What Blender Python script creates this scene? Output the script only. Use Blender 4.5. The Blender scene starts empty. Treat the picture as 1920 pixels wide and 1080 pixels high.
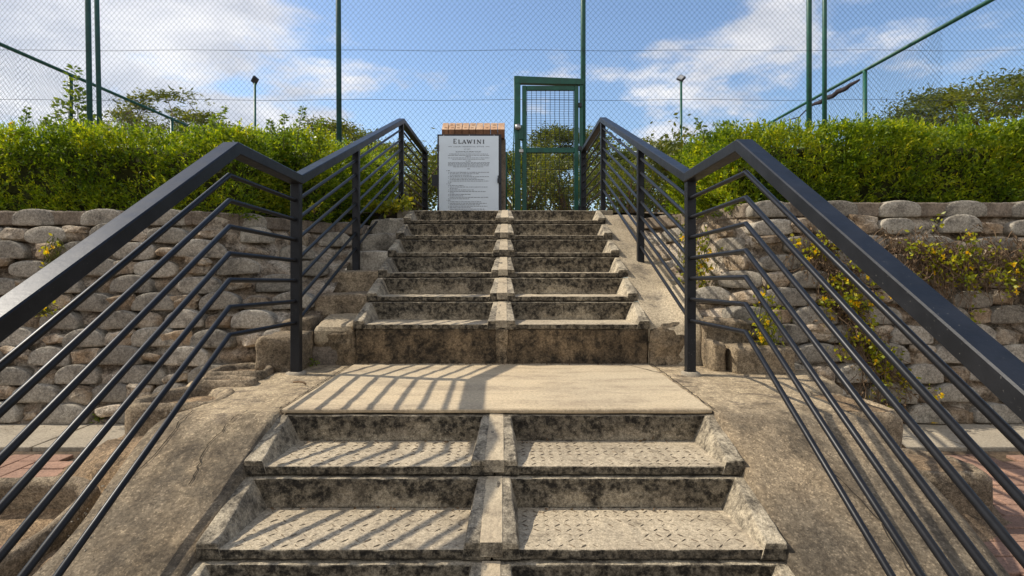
import bpy, bmesh, math, random
import numpy as np
from mathutils import Vector, Matrix, noise
PI = math.pi
R_ = math.radians
rng = np.random.default_rng(7)
random.seed(7)
S = bpy.context.scene
COL = S.collection

# ---------------------------------------------------------------- camera
cam_d = bpy.data.cameras.new('camera')
cam = bpy.data.objects.new('camera', cam_d)
COL.objects.link(cam)
cam.location = (0.06, 0.0, 0.576)
cam.rotation_euler = (R_(90), 0, 0)
cam_d.sensor_width = 36.0
cam_d.lens = 20.25
cam_d.shift_x = 0.0005
cam_d.shift_y = -40 / 1920
cam_d.clip_start = 0.02
cam_d.clip_end = 2000
S.camera = cam

# ---------------------------------------------------------------- light
SUN = Vector((-0.99, 0.22, 1.05)).normalized()
sun_d = bpy.data.lights.new('sun', 'SUN')
sun_d.energy = 3.6
sun_d.angle = R_(0.6)
sun_d.color = (1.0, 0.92, 0.79)
sun = bpy.data.objects.new('sun', sun_d)
COL.objects.link(sun)
sun.rotation_euler = SUN.to_track_quat('Z', 'Y').to_euler()
sun.location = (-20, 5, 30)

W = bpy.data.worlds.new('World')
S.world = W
W.use_nodes = True
wt = W.node_tree
wt.nodes.clear()
wn, wl = wt.nodes.new, wt.links.new
def wmath(op, a, b=None, clamp=False):
    n = wn('ShaderNodeMath'); n.operation = op; n.use_clamp = clamp
    for i, v in enumerate((a, b)):
        if v is None: continue
        if isinstance(v, (int, float)): n.inputs[i].default_value = v
        else: wl(v, n.inputs[i])
    return n.outputs[0]
out = wn('ShaderNodeOutputWorld')
bg = wn('ShaderNodeBackground')
sky = wn('ShaderNodeTexSky')
sky.sky_type = 'NISHITA'
sky.sun_disc = False
sky.sun_elevation = math.asin(SUN.z)
sky.sun_rotation = math.atan2(SUN.x, SUN.y)
sky.air_density = 1.0
sky.dust_density = 1.0
sky.ozone_density = 2.0
bg.inputs['Strength'].default_value = 0.15
tc = wn('ShaderNodeTexCoord')
sep = wn('ShaderNodeSeparateXYZ')
wl(tc.outputs['Generated'], sep.inputs[0])
# clouds lie on a flat layer: direction divided by its height
zz = wmath('MAXIMUM', sep.outputs[2], 0.04)
zz = wmath('ADD', zz, 0.16)
cx = wmath('DIVIDE', sep.outputs[0], zz)
cy = wmath('DIVIDE', sep.outputs[1], zz)
cmb = wn('ShaderNodeCombineXYZ')
wl(cx, cmb.inputs[0]); wl(cy, cmb.inputs[1])
def wnoise(scale, detail, rough, off, dist=0.0):
    mp = wn('ShaderNodeMapping'); mp.inputs['Location'].default_value = off
    wl(cmb.outputs[0], mp.inputs[0])
    n = wn('ShaderNodeTexNoise'); n.inputs['Scale'].default_value = scale
    n.inputs['Detail'].default_value = detail; n.inputs['Roughness'].default_value = rough
    n.inputs['Distortion'].default_value = dist
    wl(mp.outputs[0], n.inputs['Vector'])
    return n.outputs['Fac']
n1 = wnoise(1.5, 8, 0.56, (3.1, 1.7, 0), 0.35)
n2 = wnoise(4.2, 6, 0.6, (9.0, 4.0, 0), 0.2)
# banks of cloud: broad soft masses placed in the sky
def bank(dx, dy, dz, size):
    d = Vector((dx, dy, dz)).normalized()
    vm = wn('ShaderNodeVectorMath'); vm.operation = 'DISTANCE'
    wl(tc.outputs['Generated'], vm.inputs[0]); vm.inputs[1].default_value = d
    mr = wn('ShaderNodeMapRange'); mr.interpolation_type = 'SMOOTHSTEP'
    mr.inputs['From Min'].default_value = size; mr.inputs['From Max'].default_value = 0.0
    wl(vm.outputs['Value'], mr.inputs['Value'])
    return mr.outputs[0]
BANKS = [((-0.72, 1, 0.36), .36, .30), ((-0.46, 1, 0.29), .24, .20), ((-0.30, 1, 0.30), .13, .13), ((-0.95, 1, 0.2), .3, .16), ((-0.62, 1, 0.50), .25, .16),
         ((0.33, 1, 0.27), .16, .17), ((0.48, 1, 0.30), .16, .17), ((0.47, 1, 0.47), .14, .15), ((0.64, 1, 0.41), .20, .17), ((0.25, 1, 0.22), .12, .14),
         ((-0.05, 1, 0.06), .3, .12), ((-1, -0.6, 0.5), 1.0, .5), ((1, -0.8, 0.45), 1.0, .5), ((0, -1, 0.4), 1.1, .6), ((0, -0.5, 1), .8, .3)]  # masses behind the camera and overhead are unseen, added for fill light
cov = wmath('ADD', wmath('MULTIPLY', n1, 1.35), -0.175)
for d, s, k in BANKS:
    cov = wmath('ADD', cov, wmath('MULTIPLY', bank(*d, s), k))
cov = wmath('ADD', cov, wmath('MULTIPLY', wmath('SUBTRACT', n2, 0.5), 0.55))
cov = wmath('ADD', cov, wmath('MULTIPLY', wmath('SUBTRACT', wnoise(8.0, 6, 0.62, (2.0, 8.0, 0), 0.3), 0.5), 0.22))
mr = wn('ShaderNodeMapRange'); mr.interpolation_type = 'SMOOTHSTEP'
mr.inputs['From Min'].default_value = 0.60; mr.inputs['From Max'].default_value = 0.86
wl(cov, mr.inputs['Value'])
thick = wn('ShaderNodeMapRange')
thick.inputs['From Min'].default_value = 0.35; thick.inputs['From Max'].default_value = 0.68
wl(wnoise(2.6, 6, 0.58, (0.4, 7.3, 0), 0.4), thick.inputs['Value'])
ccol = wn('ShaderNodeMix'); ccol.data_type = 'RGBA'
ccol.inputs[6].default_value = (5.2, 5.1, 5.1, 1)
ccol.inputs[7].default_value = (2.7, 2.85, 3.25, 1)
wl(thick.outputs[0], ccol.inputs[0])
tint = wn('ShaderNodeMix'); tint.data_type = 'RGBA'; tint.blend_type = 'MULTIPLY'
tint.inputs[0].default_value = 1.0
tint.inputs[7].default_value = (0.86, 0.89, 0.91, 1)
wl(sky.outputs[0], tint.inputs[6])
cm = wn('ShaderNodeMix'); cm.data_type = 'RGBA'
wl(wmath('MULTIPLY', mr.outputs[0], 0.86), cm.inputs[0])
wl(tint.outputs[2], cm.inputs[6]); wl(ccol.outputs[2], cm.inputs[7])
wl(cm.outputs[2], bg.inputs['Color'])
wl(bg.outputs[0], out.inputs['Surface'])

S.view_settings.view_transform = 'Standard'
S.view_settings.look = 'None'
S.view_settings.gamma = 1.0
S.view_settings.use_curve_mapping = False
S.view_settings.exposure = 0.48

# ---------------------------------------------------------------- materials
def new_mat(name):
    m = bpy.data.materials.new(name); m.use_nodes = True
    nt = m.node_tree; nt.nodes.clear()
    o = nt.nodes.new('ShaderNodeOutputMaterial')
    b = nt.nodes.new('ShaderNodeBsdfPrincipled')
    nt.links.new(b.outputs[0], o.inputs['Surface'])
    return m, nt, b, o

def mixc(nt, fac, a, b, blend='MIX'):
    n = nt.nodes.new('ShaderNodeMix'); n.data_type = 'RGBA'; n.blend_type = blend
    for sock, v in ((n.inputs[0], fac), (n.inputs[6], a), (n.inputs[7], b)):
        if isinstance(v, (int, float)): sock.default_value = v
        elif isinstance(v, tuple): sock.default_value = (v[0], v[1], v[2], 1)
        else: nt.links.new(v, sock)
    return n.outputs[2]

def nmath(nt, op, a, b=None, clamp=False):
    n = nt.nodes.new('ShaderNodeMath'); n.operation = op; n.use_clamp = clamp
    for i, v in enumerate((a, b)):
        if v is None: continue
        if isinstance(v, (int, float)): n.inputs[i].default_value = v
        else: nt.links.new(v, n.inputs[i])
    return n.outputs[0]

def tex(nt, scale, detail=6, rough=0.6, stretch=(1, 1, 1), off=(0, 0, 0), dist=0.0, lo=None, hi=None):
    g = nt.nodes.new('ShaderNodeNewGeometry')
    mp = nt.nodes.new('ShaderNodeMapping')
    mp.inputs['Scale'].default_value = stretch; mp.inputs['Location'].default_value = off
    nt.links.new(g.outputs['Position'], mp.inputs[0])
    n = nt.nodes.new('ShaderNodeTexNoise')
    n.inputs['Scale'].default_value = scale; n.inputs['Detail'].default_value = detail
    n.inputs['Roughness'].default_value = rough; n.inputs['Distortion'].default_value = dist
    nt.links.new(mp.outputs[0], n.inputs['Vector'])
    if lo is None: return n.outputs['Fac']
    r = nt.nodes.new('ShaderNodeMapRange'); r.interpolation_type = 'SMOOTHSTEP'
    r.inputs['From Min'].default_value = lo; r.inputs['From Max'].default_value = hi
    nt.links.new(n.outputs['Fac'], r.inputs['Value'])
    return r.outputs[0]

def concrete(name, base, alt, dark, amt, scale=5.0, lo=0.42, hi=0.62, bump=0.35, speck=0.35, rough=0.9,
             stretch=(1, 1, 1), rand=0.0, bscale=60, vary=0.0, drip=0.0, zbias=0.0):
    m, nt, b, o = new_mat(name)
    c = mixc(nt, tex(nt, scale * 0.45, 5, 0.6, off=(4, 9, 2), lo=0.35, hi=0.65), base, alt)
    oi0 = nt.nodes.new('ShaderNodeObjectInfo')
    raw = nmath(nt, 'ADD', tex(nt, scale, 9, 0.74, stretch), nmath(nt, 'MULTIPLY', nmath(nt, 'SUBTRACT', oi0.outputs['Random'], 0.5), vary))
    if drip:
        raw = nmath(nt, 'ADD', raw, nmath(nt, 'MULTIPLY', nmath(nt, 'SUBTRACT', tex(nt, 14, 5, 0.6, (1, 1, .16), (3, 3, 3)), 0.5), drip))
    if zbias:     # darker towards the upper edge of each riser, paler in the middle of each half
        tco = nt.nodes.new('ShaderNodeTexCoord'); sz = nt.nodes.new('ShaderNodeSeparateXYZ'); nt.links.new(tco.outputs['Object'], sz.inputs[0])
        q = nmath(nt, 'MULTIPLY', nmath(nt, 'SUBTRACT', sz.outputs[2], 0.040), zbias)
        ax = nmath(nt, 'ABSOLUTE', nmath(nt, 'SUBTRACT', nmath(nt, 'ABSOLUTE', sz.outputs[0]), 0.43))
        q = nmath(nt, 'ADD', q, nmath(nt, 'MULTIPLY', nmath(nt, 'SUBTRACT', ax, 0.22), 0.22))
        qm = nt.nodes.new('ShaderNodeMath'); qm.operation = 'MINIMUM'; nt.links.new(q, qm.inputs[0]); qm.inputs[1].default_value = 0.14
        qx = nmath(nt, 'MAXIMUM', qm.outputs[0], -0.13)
        lip = nmath(nt, 'MULTIPLY', nmath(nt, 'LESS_THAN', sz.outputs[2], 0.003), 0.21)   # darker front lips under the tread edge
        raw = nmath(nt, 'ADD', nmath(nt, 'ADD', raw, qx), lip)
    r0 = nt.nodes.new('ShaderNodeMapRange'); r0.interpolation_type = 'SMOOTHSTEP'
    r0.inputs['From Min'].default_value = lo; r0.inputs['From Max'].default_value = hi
    nt.links.new(raw, r0.inputs['Value']); st = r0.outputs[0]
    st2 = tex(nt, scale * 5, 6, 0.7, off=(1, 5, 3), lo=0.38, hi=0.62)
    f = nmath(nt, 'MULTIPLY', st, nmath(nt, 'ADD', nmath(nt, 'MULTIPLY', st2, 0.55), 0.45))
    c = mixc(nt, nmath(nt, 'MULTIPLY', f, amt), c, dark)
    sp = tex(nt, 210, 3, 0.6, lo=0.3, hi=0.7)
    c = mixc(nt, speck, c, mixc(nt, sp, (0.45, 0.42, 0.38), (1.45, 1.42, 1.36)), 'MULTIPLY')
    c = mixc(nt, min(1, speck * 1.5), c, mixc(nt, tex(nt, 75, 4, 0.75, off=(6, 1, 9), lo=0.34, hi=0.66), (0.58, 0.56, 0.52), (1.36, 1.34, 1.28)), 'MULTIPLY')
    if rand:
        oi = nt.nodes.new('ShaderNodeObjectInfo')
        v = nmath(nt, 'ADD', nmath(nt, 'MULTIPLY', oi.outputs['Random'], 2 * rand), 1 - rand)
        cc = nt.nodes.new('ShaderNodeCombineXYZ')
        for i in range(3): nt.links.new(v, cc.inputs[i])
        c = mixc(nt, 1.0, c, cc.outputs[0], 'MULTIPLY')
    nt.links.new(c, b.inputs['Base Color'])
    b.inputs['Roughness'].default_value = rough
    b.inputs['Specular IOR Level'].default_value = 0.25
    bp = nt.nodes.new('ShaderNodeBump'); bp.inputs['Strength'].default_value = bump
    bp.inputs['Distance'].default_value = 0.012
    h = nmath(nt, 'ADD', nmath(nt, 'MULTIPLY', tex(nt, bscale, 8, 0.7), 0.7), nmath(nt, 'MULTIPLY', sp, 0.18))
    nt.links.new(h, bp.inputs['Height'])
    nt.links.new(bp.outputs[0], b.inputs['Normal'])
    return m

def plain(name, col, rough=0.5, metal=0.0, var=0.15, vscale=12, bump=0.0, spec=0.5):
    m, nt, b, o = new_mat(name)
    d = tuple(x * (1 - var) for x in col); l = tuple(min(1, x * (1 + var)) for x in col)
    nt.links.new(mixc(nt, tex(nt, vscale, 6, 0.65, lo=0.3, hi=0.7), d, l), b.inputs['Base Color'])
    b.inputs['Roughness'].default_value = rough; b.inputs['Metallic'].default_value = metal
    b.inputs['Specular IOR Level'].default_value = spec
    if bump:
        bp = nt.nodes.new('ShaderNodeBump'); bp.inputs['Strength'].default_value = bump; bp.inputs['Distance'].default_value = 0.004
        nt.links.new(tex(nt, 90, 4, 0.6), bp.inputs['Height']); nt.links.new(bp.outputs[0], b.inputs['Normal'])
    return m

def leaf_mat(name, cols, trans=0.45, gloss=0.45, clump=3.0):
    m, nt, b, o = new_mat(name)
    g = nt.nodes.new('ShaderNodeNewGeometry')
    r = nt.nodes.new('ShaderNodeValToRGB')
    els = r.color_ramp.elements
    while len(els) < len(cols): els.new(0.5)
    for i, c in enumerate(cols):
        els[i].position = i / (len(cols) - 1); els[i].color = (*c, 1)
    k = nmath(nt, 'ADD', nmath(nt, 'MULTIPLY', g.outputs['Random Per Island'], 0.55),
              nmath(nt, 'MULTIPLY', tex(nt, clump, 3, 0.6, lo=0.3, hi=0.7), 0.45))
    nt.links.new(k, r.inputs[0])
    nt.links.new(r.outputs[0], b.inputs['Base Color'])
    b.inputs['Roughness'].default_value = gloss
    b.inputs['Specular IOR Level'].default_value = 0.35
    t = nt.nodes.new('ShaderNodeBsdfTranslucent')
    nt.links.new(mixc(nt, 1.0, r.outputs[0], (1.7, 1.55, 0.55), 'MULTIPLY'), t.inputs['Color'])
    ms = nt.nodes.new('ShaderNodeMixShader'); ms.inputs[0].default_value = trans
    nt.links.new(b.outputs[0], ms.inputs[1]); nt.links.new(t.outputs[0], ms.inputs[2])
    nt.links.new(ms.outputs[0], o.inputs['Surface'])
    return m

M = {}
DARK = (0.022, 0.019, 0.015)
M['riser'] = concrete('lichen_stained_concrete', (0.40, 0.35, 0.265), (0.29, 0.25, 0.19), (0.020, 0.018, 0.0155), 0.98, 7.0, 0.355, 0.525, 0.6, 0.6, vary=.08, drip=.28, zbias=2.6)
M['base_riser'] = concrete('dark_stained_concrete', (0.24, 0.18, 0.115), (0.13, 0.098, 0.065), DARK, 0.95, 5.0, 0.36, 0.53, 0.6, 0.6, drip=.5)
M['side_riser'] = concrete('streaked_side_concrete', (0.38, 0.30, 0.205), (0.25, 0.195, 0.13), DARK, 0.9, 6.0, 0.42, 0.60, 0.7, 0.6, drip=.4)
M['tread'] = concrete('worn_tread_concrete', (0.46, 0.39, 0.285), (0.38, 0.32, 0.235), (0.12, 0.098, 0.072), 0.75, 7.0, 0.51, 0.69, 0.4, 0.42, vary=.06)
M['cheek'] = concrete('weathered_cheek_concrete', (0.46, 0.40, 0.30), (0.34, 0.295, 0.225), (0.04, 0.034, 0.028), 0.88, 8.0, 0.41, 0.59, 0.5, 0.5, vary=.10)
M['mortar'] = concrete('pale_mortar', (0.49, 0.405, 0.28), (0.41, 0.335, 0.235), (0.14, 0.115, 0.085), 0.75, 10, 0.50, 0.68, 0.25, 0.25)
M['slab'] = concrete('smooth_landing_concrete', (0.55, 0.44, 0.29), (0.49, 0.405, 0.28), (0.31, 0.245, 0.17), 0.8, 2.6, 0.43, 0.62, 0.2, 0.26, 0.8, (0.6, 2.2, 1))
M['apron'] = concrete('rough_apron_concrete', (0.30, 0.235, 0.16), (0.225, 0.18, 0.13), (0.10, 0.083, 0.064), 0.75, 3.2, 0.42, 0.66, 0.8, 0.7, 0.95, bscale=45)
def apron_mat():
    m, nt, b, o = new_mat('rough_apron_concrete')
    g = nt.nodes.new('ShaderNodeNewGeometry'); sp_ = nt.nodes.new('ShaderNodeSeparateXYZ'); nt.links.new(g.outputs['Position'], sp_.inputs[0])
    c = mixc(nt, tex(nt, 2.2, 6, 0.65, off=(4, 9, 2), lo=0.36, hi=0.62), (0.30, 0.238, 0.162), (0.19, 0.157, 0.115))
    c = mixc(nt, nmath(nt, 'MULTIPLY', tex(nt, 4.2, 9, 0.75, (1, 1, 1), (2, 3, 1), 0.4, 0.45, 0.64), 0.78), c, (0.085, 0.072, 0.056))
    # smoother cement wash spread from the landing, breaking up down the slope
    e = nmath(nt, 'ADD', sp_.outputs[1], nmath(nt, 'MULTIPLY', nmath(nt, 'SUBTRACT', tex(nt, 3.5, 8, 0.7, (1, .5, 1), (7, 1, 3)), 0.5), 1.3))
    r = nt.nodes.new('ShaderNodeMapRange'); r.interpolation_type = 'SMOOTHSTEP'
    r.inputs['From Min'].default_value = 2.12; r.inputs['From Max'].default_value = 2.55; nt.links.new(e, r.inputs['Value'])
    c2 = mixc(nt, tex(nt, 5, 8, 0.7, (1, 2, 1), (1, 1, 8), 0.3, 0.5, 0.66), (0.43, 0.35, 0.24), (0.16, 0.13, 0.10))
    c = mixc(nt, nmath(nt, 'MULTIPLY', r.outputs[0], .9), c, c2)
    # exposed grit: pale and dark grains
    vo = nt.nodes.new('ShaderNodeTexVoronoi'); vo.inputs['Scale'].default_value = 190; nt.links.new(g.outputs['Position'], vo.inputs['Vector'])
    sv = nt.nodes.new('ShaderNodeSeparateColor'); nt.links.new(vo.outputs['Color'], sv.inputs[0])
    gr = nt.nodes.new('ShaderNodeValToRGB'); els = gr.color_ramp.elements
    els[0].position = 0; els[0].color = (.55, .53, .5, 1); els[1].position = 1; els[1].color = (1.0, 1.0, 1.0, 1)
    for p_, v in ((.12, .95), (.86, 1.05), (.93, 1.9)): q = els.new(p_); q.color = (v, v * .98, v * .95, 1)
    els[len(els) - 1].color = (1.9, 1.85, 1.75, 1)
    nt.links.new(sv.outputs[0], gr.inputs[0])
    c = mixc(nt, 0.65, c, gr.outputs[0], 'MULTIPLY')
    c = mixc(nt, 0.7, c, mixc(nt, tex(nt, 70, 6, 0.78, lo=.34, hi=.66), (.52, .50, .47), (1.38, 1.36, 1.30)), 'MULTIPLY')
    c = mixc(nt, 0.8, c, mixc(nt, tex(nt, 16, 7, 0.75, (1, .45, 1), (5, 5, 1), lo=.36, hi=.64), (.66, .64, .62), (1.22, 1.21, 1.18)), 'MULTIPLY')
    nt.links.new(c, b.inputs['Base Color']); b.inputs['Roughness'].default_value = .93; b.inputs['Specular IOR Level'].default_value = .2
    bp = nt.nodes.new('ShaderNodeBump'); bp.inputs['Strength'].default_value = .8; bp.inputs['Distance'].default_value = .012
    h = nmath(nt, 'ADD', tex(nt, 42, 8, 0.75), nmath(nt, 'MULTIPLY', sv.outputs[1], .22))
    nt.links.new(h, bp.inputs['Height']); nt.links.new(bp.outputs[0], b.inputs['Normal'])
    return m
M['apron'] = apron_mat()
M['landing_side'] = concrete('patched_landing_concrete', (0.46, 0.385, 0.275), (0.34, 0.28, 0.20), (0.11, 0.095, 0.08), 0.8, 3.4, 0.50, 0.64, 0.5, 0.5)
M['block'] = concrete('grey_cast_block', (0.41, 0.375, 0.315), (0.31, 0.28, 0.235), (0.065, 0.058, 0.049), 0.88, 6.5, 0.44, 0.66, 0.7, 0.5, rand=0.30, bscale=48)
M['block2'] = concrete('brown_cast_block', (0.33, 0.265, 0.185), (0.24, 0.19, 0.135), (0.05, 0.042, 0.032), 0.8, 7.0, 0.44, 0.64, 1.0, 0.65, rand=0.12, bscale=38)
M['infill'] = concrete('crumbling_mortar_fill', (0.56, 0.485, 0.385), (0.31, 0.225, 0.145), (0.07, 0.05, 0.035), 0.75, 13, 0.46, 0.6, 0.9, 0.5, rand=0.28)
M['backing'] = concrete('packed_soil', (0.17, 0.12, 0.078), (0.10, 0.075, 0.05), (0.04, 0.03, 0.022), 0.8, 8, 0.4, 0.6, 1.0, 0.6)
M['soil'] = concrete('sandy_soil_fill', (0.37, 0.265, 0.165), (0.22, 0.16, 0.105), (0.07, 0.053, 0.037), 0.85, 6, 0.42, 0.62, 1.0, 0.75, bscale=34)
M['coping'] = concrete('coping_cement', (0.30, 0.245, 0.19), (0.215, 0.175, 0.135), (0.075, 0.062, 0.05), 0.75, 5, 0.42, 0.64, 0.5, 0.45)
M['wallmortar'] = concrete('weathered_wall_mortar', (0.60, 0.53, 0.44), (0.29, 0.215, 0.145), (0.045, 0.035, 0.026), 0.92, 9, 0.45, 0.58, 1.0, 0.6, bscale=40)
M['kerb'] = concrete('grey_path_concrete', (0.37, 0.32, 0.245), (0.31, 0.27, 0.21), (0.13, 0.11, 0.085), 0.6, 4, 0.5, 0.68, 0.3, 0.35)
M['paver'] = concrete('red_clay_paver', (0.34, 0.205, 0.145), (0.27, 0.165, 0.12), (0.13, 0.095, 0.072), 0.65, 6, 0.48, 0.7, 0.3, 0.35, rand=0.14)
M['earth'] = concrete('bare_earth', (0.22, 0.165, 0.11), (0.15, 0.12, 0.075), (0.07, 0.06, 0.035), 0.7, 1.4, 0.42, 0.64, 0.8, 0.5)
M['brick'] = concrete('orange_clay_brick', (0.31, 0.155, 0.085), (0.20, 0.10, 0.055), (0.10, 0.06, 0.04), 0.45, 14, 0.5, 0.68, 0.4, 0.3, rand=0.22)
M['bricktop'] = concrete('sunlit_brick_top', (0.74, 0.52, 0.35), (0.66, 0.40, 0.24), (0.30, 0.13, 0.06), 0.55, 18, 0.5, 0.66, 0.4, 0.25, rand=0.12)  # paler copy of the brick: sunlight on the cap slope put into the colour
M['rail'] = plain('charcoal_rail_paint', (0.011, 0.012, 0.0145), 0.38, 0.0, 0.3, 30, 0.10, 0.22)
def rail_mat():
    m, nt, b, o = new_mat('chipped_charcoal_rail_paint')
    c = mixc(nt, tex(nt, 7, 6, .7, lo=.35, hi=.65), (.010, .011, .013), (.017, .018, .021))
    c = mixc(nt, nmath(nt, 'MULTIPLY', tex(nt, 130, 3, .6, off=(2, 2, 2), lo=.66, hi=.74), nmath(nt, 'ADD', nmath(nt, 'MULTIPLY', tex(nt, 2.5, 4, .6, lo=.45, hi=.6), .55), .12)), c, (.22, .21, .19))
    nt.links.new(c, b.inputs['Base Color'])
    rg = nmath(nt, 'ADD', nmath(nt, 'MULTIPLY', tex(nt, 16, 6, .7), .30), .24)
    nt.links.new(rg, b.inputs['Roughness']); b.inputs['Specular IOR Level'].default_value = .25
    bp = nt.nodes.new('ShaderNodeBump'); bp.inputs['Strength'].default_value = .12; bp.inputs['Distance'].default_value = .003
    nt.links.new(tex(nt, 60, 5, .65), bp.inputs['Height']); nt.links.new(bp.outputs[0], b.inputs['Normal'])
    return m
M['rail'] = rail_mat()
M['rod'] = plain('charcoal_rod_paint', (0.011, 0.0115, 0.0135), 0.38, 0.0, 0.2, 30, 0.05, 0.26)
M['green'] = plain('dark_green_paint', (0.006, 0.085, 0.05), 0.45, 0.0, 0.25, 9)
M['teal'] = plain('teal_green_paint', (0.008, 0.07, 0.055), 0.5, 0.0, 0.25, 7)
M['wire'] = plain('coated_fence_wire', (0.030, 0.050, 0.055), 0.5, 0.3, 0.2, 4)
M['gatewire'] = plain('gate_panel_wire', (0.012, 0.022, 0.02), 0.5, 0.2, 0.2, 4)
M['steel'] = plain('brushed_steel', (0.45, 0.43, 0.40), 0.35, 0.9, 0.15, 20)
M['board'] = plain('white_notice_board', (0.78, 0.85, 0.90), 0.4, 0.0, 0.03, 3)
M['frame'] = plain('black_cabinet_metal', (0.014, 0.015, 0.02), 0.45, 0.0, 0.2, 9)
M['ink'] = plain('printed_ink', (0.035, 0.035, 0.045), 0.6, 0.0, 0.1, 9)
M['ink_grey'] = plain('grey_printed_ink', (0.13, 0.14, 0.16), 0.6, 0.0, 0.1, 9)
M['lamp'] = plain('floodlight_glass', (0.30, 0.30, 0.30), 0.15, 0.0, 0.1, 9)
M['dark_net'] = plain('rolled_dark_netting', (0.03, 0.022, 0.026), 0.9, 0.0, 0.4, 30)
M['hedge'] = leaf_mat('hedge_leaf', [(0.034, 0.076, 0.006), (0.095, 0.165, 0.009), (0.24, 0.31, 0.015), (0.50, 0.48, 0.022)], 0.50, 0.5, 4)
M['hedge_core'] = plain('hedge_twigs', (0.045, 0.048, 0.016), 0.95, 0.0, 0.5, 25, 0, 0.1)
M['sprig'] = leaf_mat('sprig_leaf', [(0.06, 0.12, 0.012), (0.14, 0.21, 0.02), (0.26, 0.31, 0.03)], 0.4, 0.4, 5)
M['vine'] = leaf_mat('vine_leaf', [(0.09, 0.13, 0.01), (0.27, 0.29, 0.015), (0.52, 0.42, 0.015)], 0.35, 0.45, 8)
M['dead'] = leaf_mat('dead_leaf', [(0.07, 0.045, 0.025), (0.14, 0.09, 0.05), (0.24, 0.16, 0.09)], 0.2, 0.8, 8)
M['acacia'] = leaf_mat('acacia_leaf', [(0.04, 0.06, 0.010), (0.10, 0.125, 0.014), (0.20, 0.20, 0.02)], 0.42, 0.5, 0.6)
M['bush'] = leaf_mat('bush_leaf', [(0.05, 0.08, 0.012), (0.12, 0.14, 0.02), (0.22, 0.20, 0.035)], 0.35, 0.5, 1.2)
M['far'] = leaf_mat('far_leaf', [(0.035, 0.055, 0.018), (0.07, 0.09, 0.025), (0.11, 0.12, 0.035)], 0.3, 0.6, 0.15)
M['petal'] = leaf_mat('yellow_petal', [(0.72, 0.47, 0.01), (0.85, 0.60, 0.015)], 0.3, 0.5, 3)
M['stem'] = plain('dry_stem', (0.15, 0.10, 0.06), 0.9, 0.0, 0.4, 20, 0, 0.1)
M['greenstem'] = plain('green_stem', (0.10, 0.11, 0.03), 0.8, 0.0, 0.3, 20, 0, 0.1)
M['bark'] = plain('acacia_bark', (0.16, 0.115, 0.075), 0.9, 0.0, 0.4, 6, 0.3, 0.1)

# ---------------------------------------------------------------- helpers
def tag(o, label=None, cat=None, group=None, kind=None):
    for k, v in (('label', label), ('category', cat), ('group', group), ('kind', kind)):
        if v: o[k] = v
    return o

def link(name, me, parent=None):
    o = bpy.data.objects.new(name, me); COL.objects.link(o)
    if parent: o.parent = parent
    return o

def empty(name, loc=(0, 0, 0), rz=0.0):
    o = bpy.data.objects.new(name, None); COL.objects.link(o)
    o.location = loc; o.rotation_euler = (0, 0, rz); o.empty_display_size = 0.1
    return o

def inv(parent):   # keep world coordinates of a mesh built in world space under a placed parent
    l = parent.location
    return Matrix.Translation(-l) if parent.rotation_euler.z == 0 else (Matrix.Translation(l) @ Matrix.Rotation(parent.rotation_euler.z, 4, 'Z')).inverted()

class MB:
    def __init__(s): s.v = []; s.f = []; s.m = []
    def add(s, vs, fs, mi=0):
        n = len(s.v); s.v += [tuple(p) for p in vs]
        s.f += [tuple(n + i for i in f) for f in fs]; s.m += [mi] * len(fs)
    def hexa(s, p, mi=0):          # 8 points: bottom 0-3 ccw, top 4-7
        s.add(p, [(3, 2, 1, 0), (4, 5, 6, 7), (0, 1, 5, 4), (1, 2, 6, 5), (2, 3, 7, 6), (3, 0, 4, 7)], mi)
    def box(s, x0, x1, y0, y1, z0, z1, mi=0):
        s.hexa([(x0, y0, z0), (x1, y0, z0), (x1, y1, z0), (x0, y1, z0), (x0, y0, z1), (x1, y0, z1), (x1, y1, z1), (x0, y1, z1)], mi)
    def tube(s, pts, r, n=6, mi=0, caps=True):
        pts = [Vector(p) for p in pts]
        rs = r if isinstance(r, (list, tuple)) else [r] * len(pts)
        rings = []
        up = None
        for i, p in enumerate(pts):
            a = (p - pts[i - 1]).normalized() if i else None
            b = (pts[i + 1] - p).normalized() if i < len(pts) - 1 else None
            t = ((a or b) + (b or a))
            if t.length < 1e-6: t = (a or b).copy()
            t.normalize()
            if up is None:
                up = Vector((0, 0, 1)) if abs(t.z) < 0.9 else Vector((1, 0, 0))
            u = t.cross(up)
            if u.length < 1e-4: u = t.cross(Vector((0, 1, 0)))
            u.normalize(); w = u.cross(t).normalized(); up = w
            k = 1.0
            if a and b: k = 1 / max(0.5, math.sqrt(max(0.01, (1 + a.dot(b)) / 2)))
            ring = []
            for j in range(n):
                an = 2 * PI * (j + 0.5) / n
                ring.append(p + u * rs[i] * math.cos(an) + w * rs[i] * math.sin(an) * k)
            rings.append(ring)
        vs = [q for r_ in rings for q in r_]; fs = []
        for i in range(len(pts) - 1):
            for j in range(n):
                fs.append((i * n + j, i * n + (j + 1) % n, (i + 1) * n + (j + 1) % n, (i + 1) * n + j))
        if caps:
            fs.append(tuple(range(n))[::-1]); fs.append(tuple((len(pts) - 1) * n + j for j in range(n)))
        s.add(vs, fs, mi)
    def mesh(s, name, mats, smooth=False):
        me = bpy.data.meshes.new(name); me.from_pydata(s.v, [], s.f)
        for m in (mats if isinstance(mats, list) else [mats]): me.materials.append(m)
        if len(set(s.m)) > 1: me.polygons.foreach_set('material_index', s.m)
        if smooth: me.polygons.foreach_set('use_smooth', [True] * len(s.f))
        me.update(); return me
    def build(s, name, mats, parent=None, smooth=False):
        return link(name, s.mesh(name, mats, smooth), parent)

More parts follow.
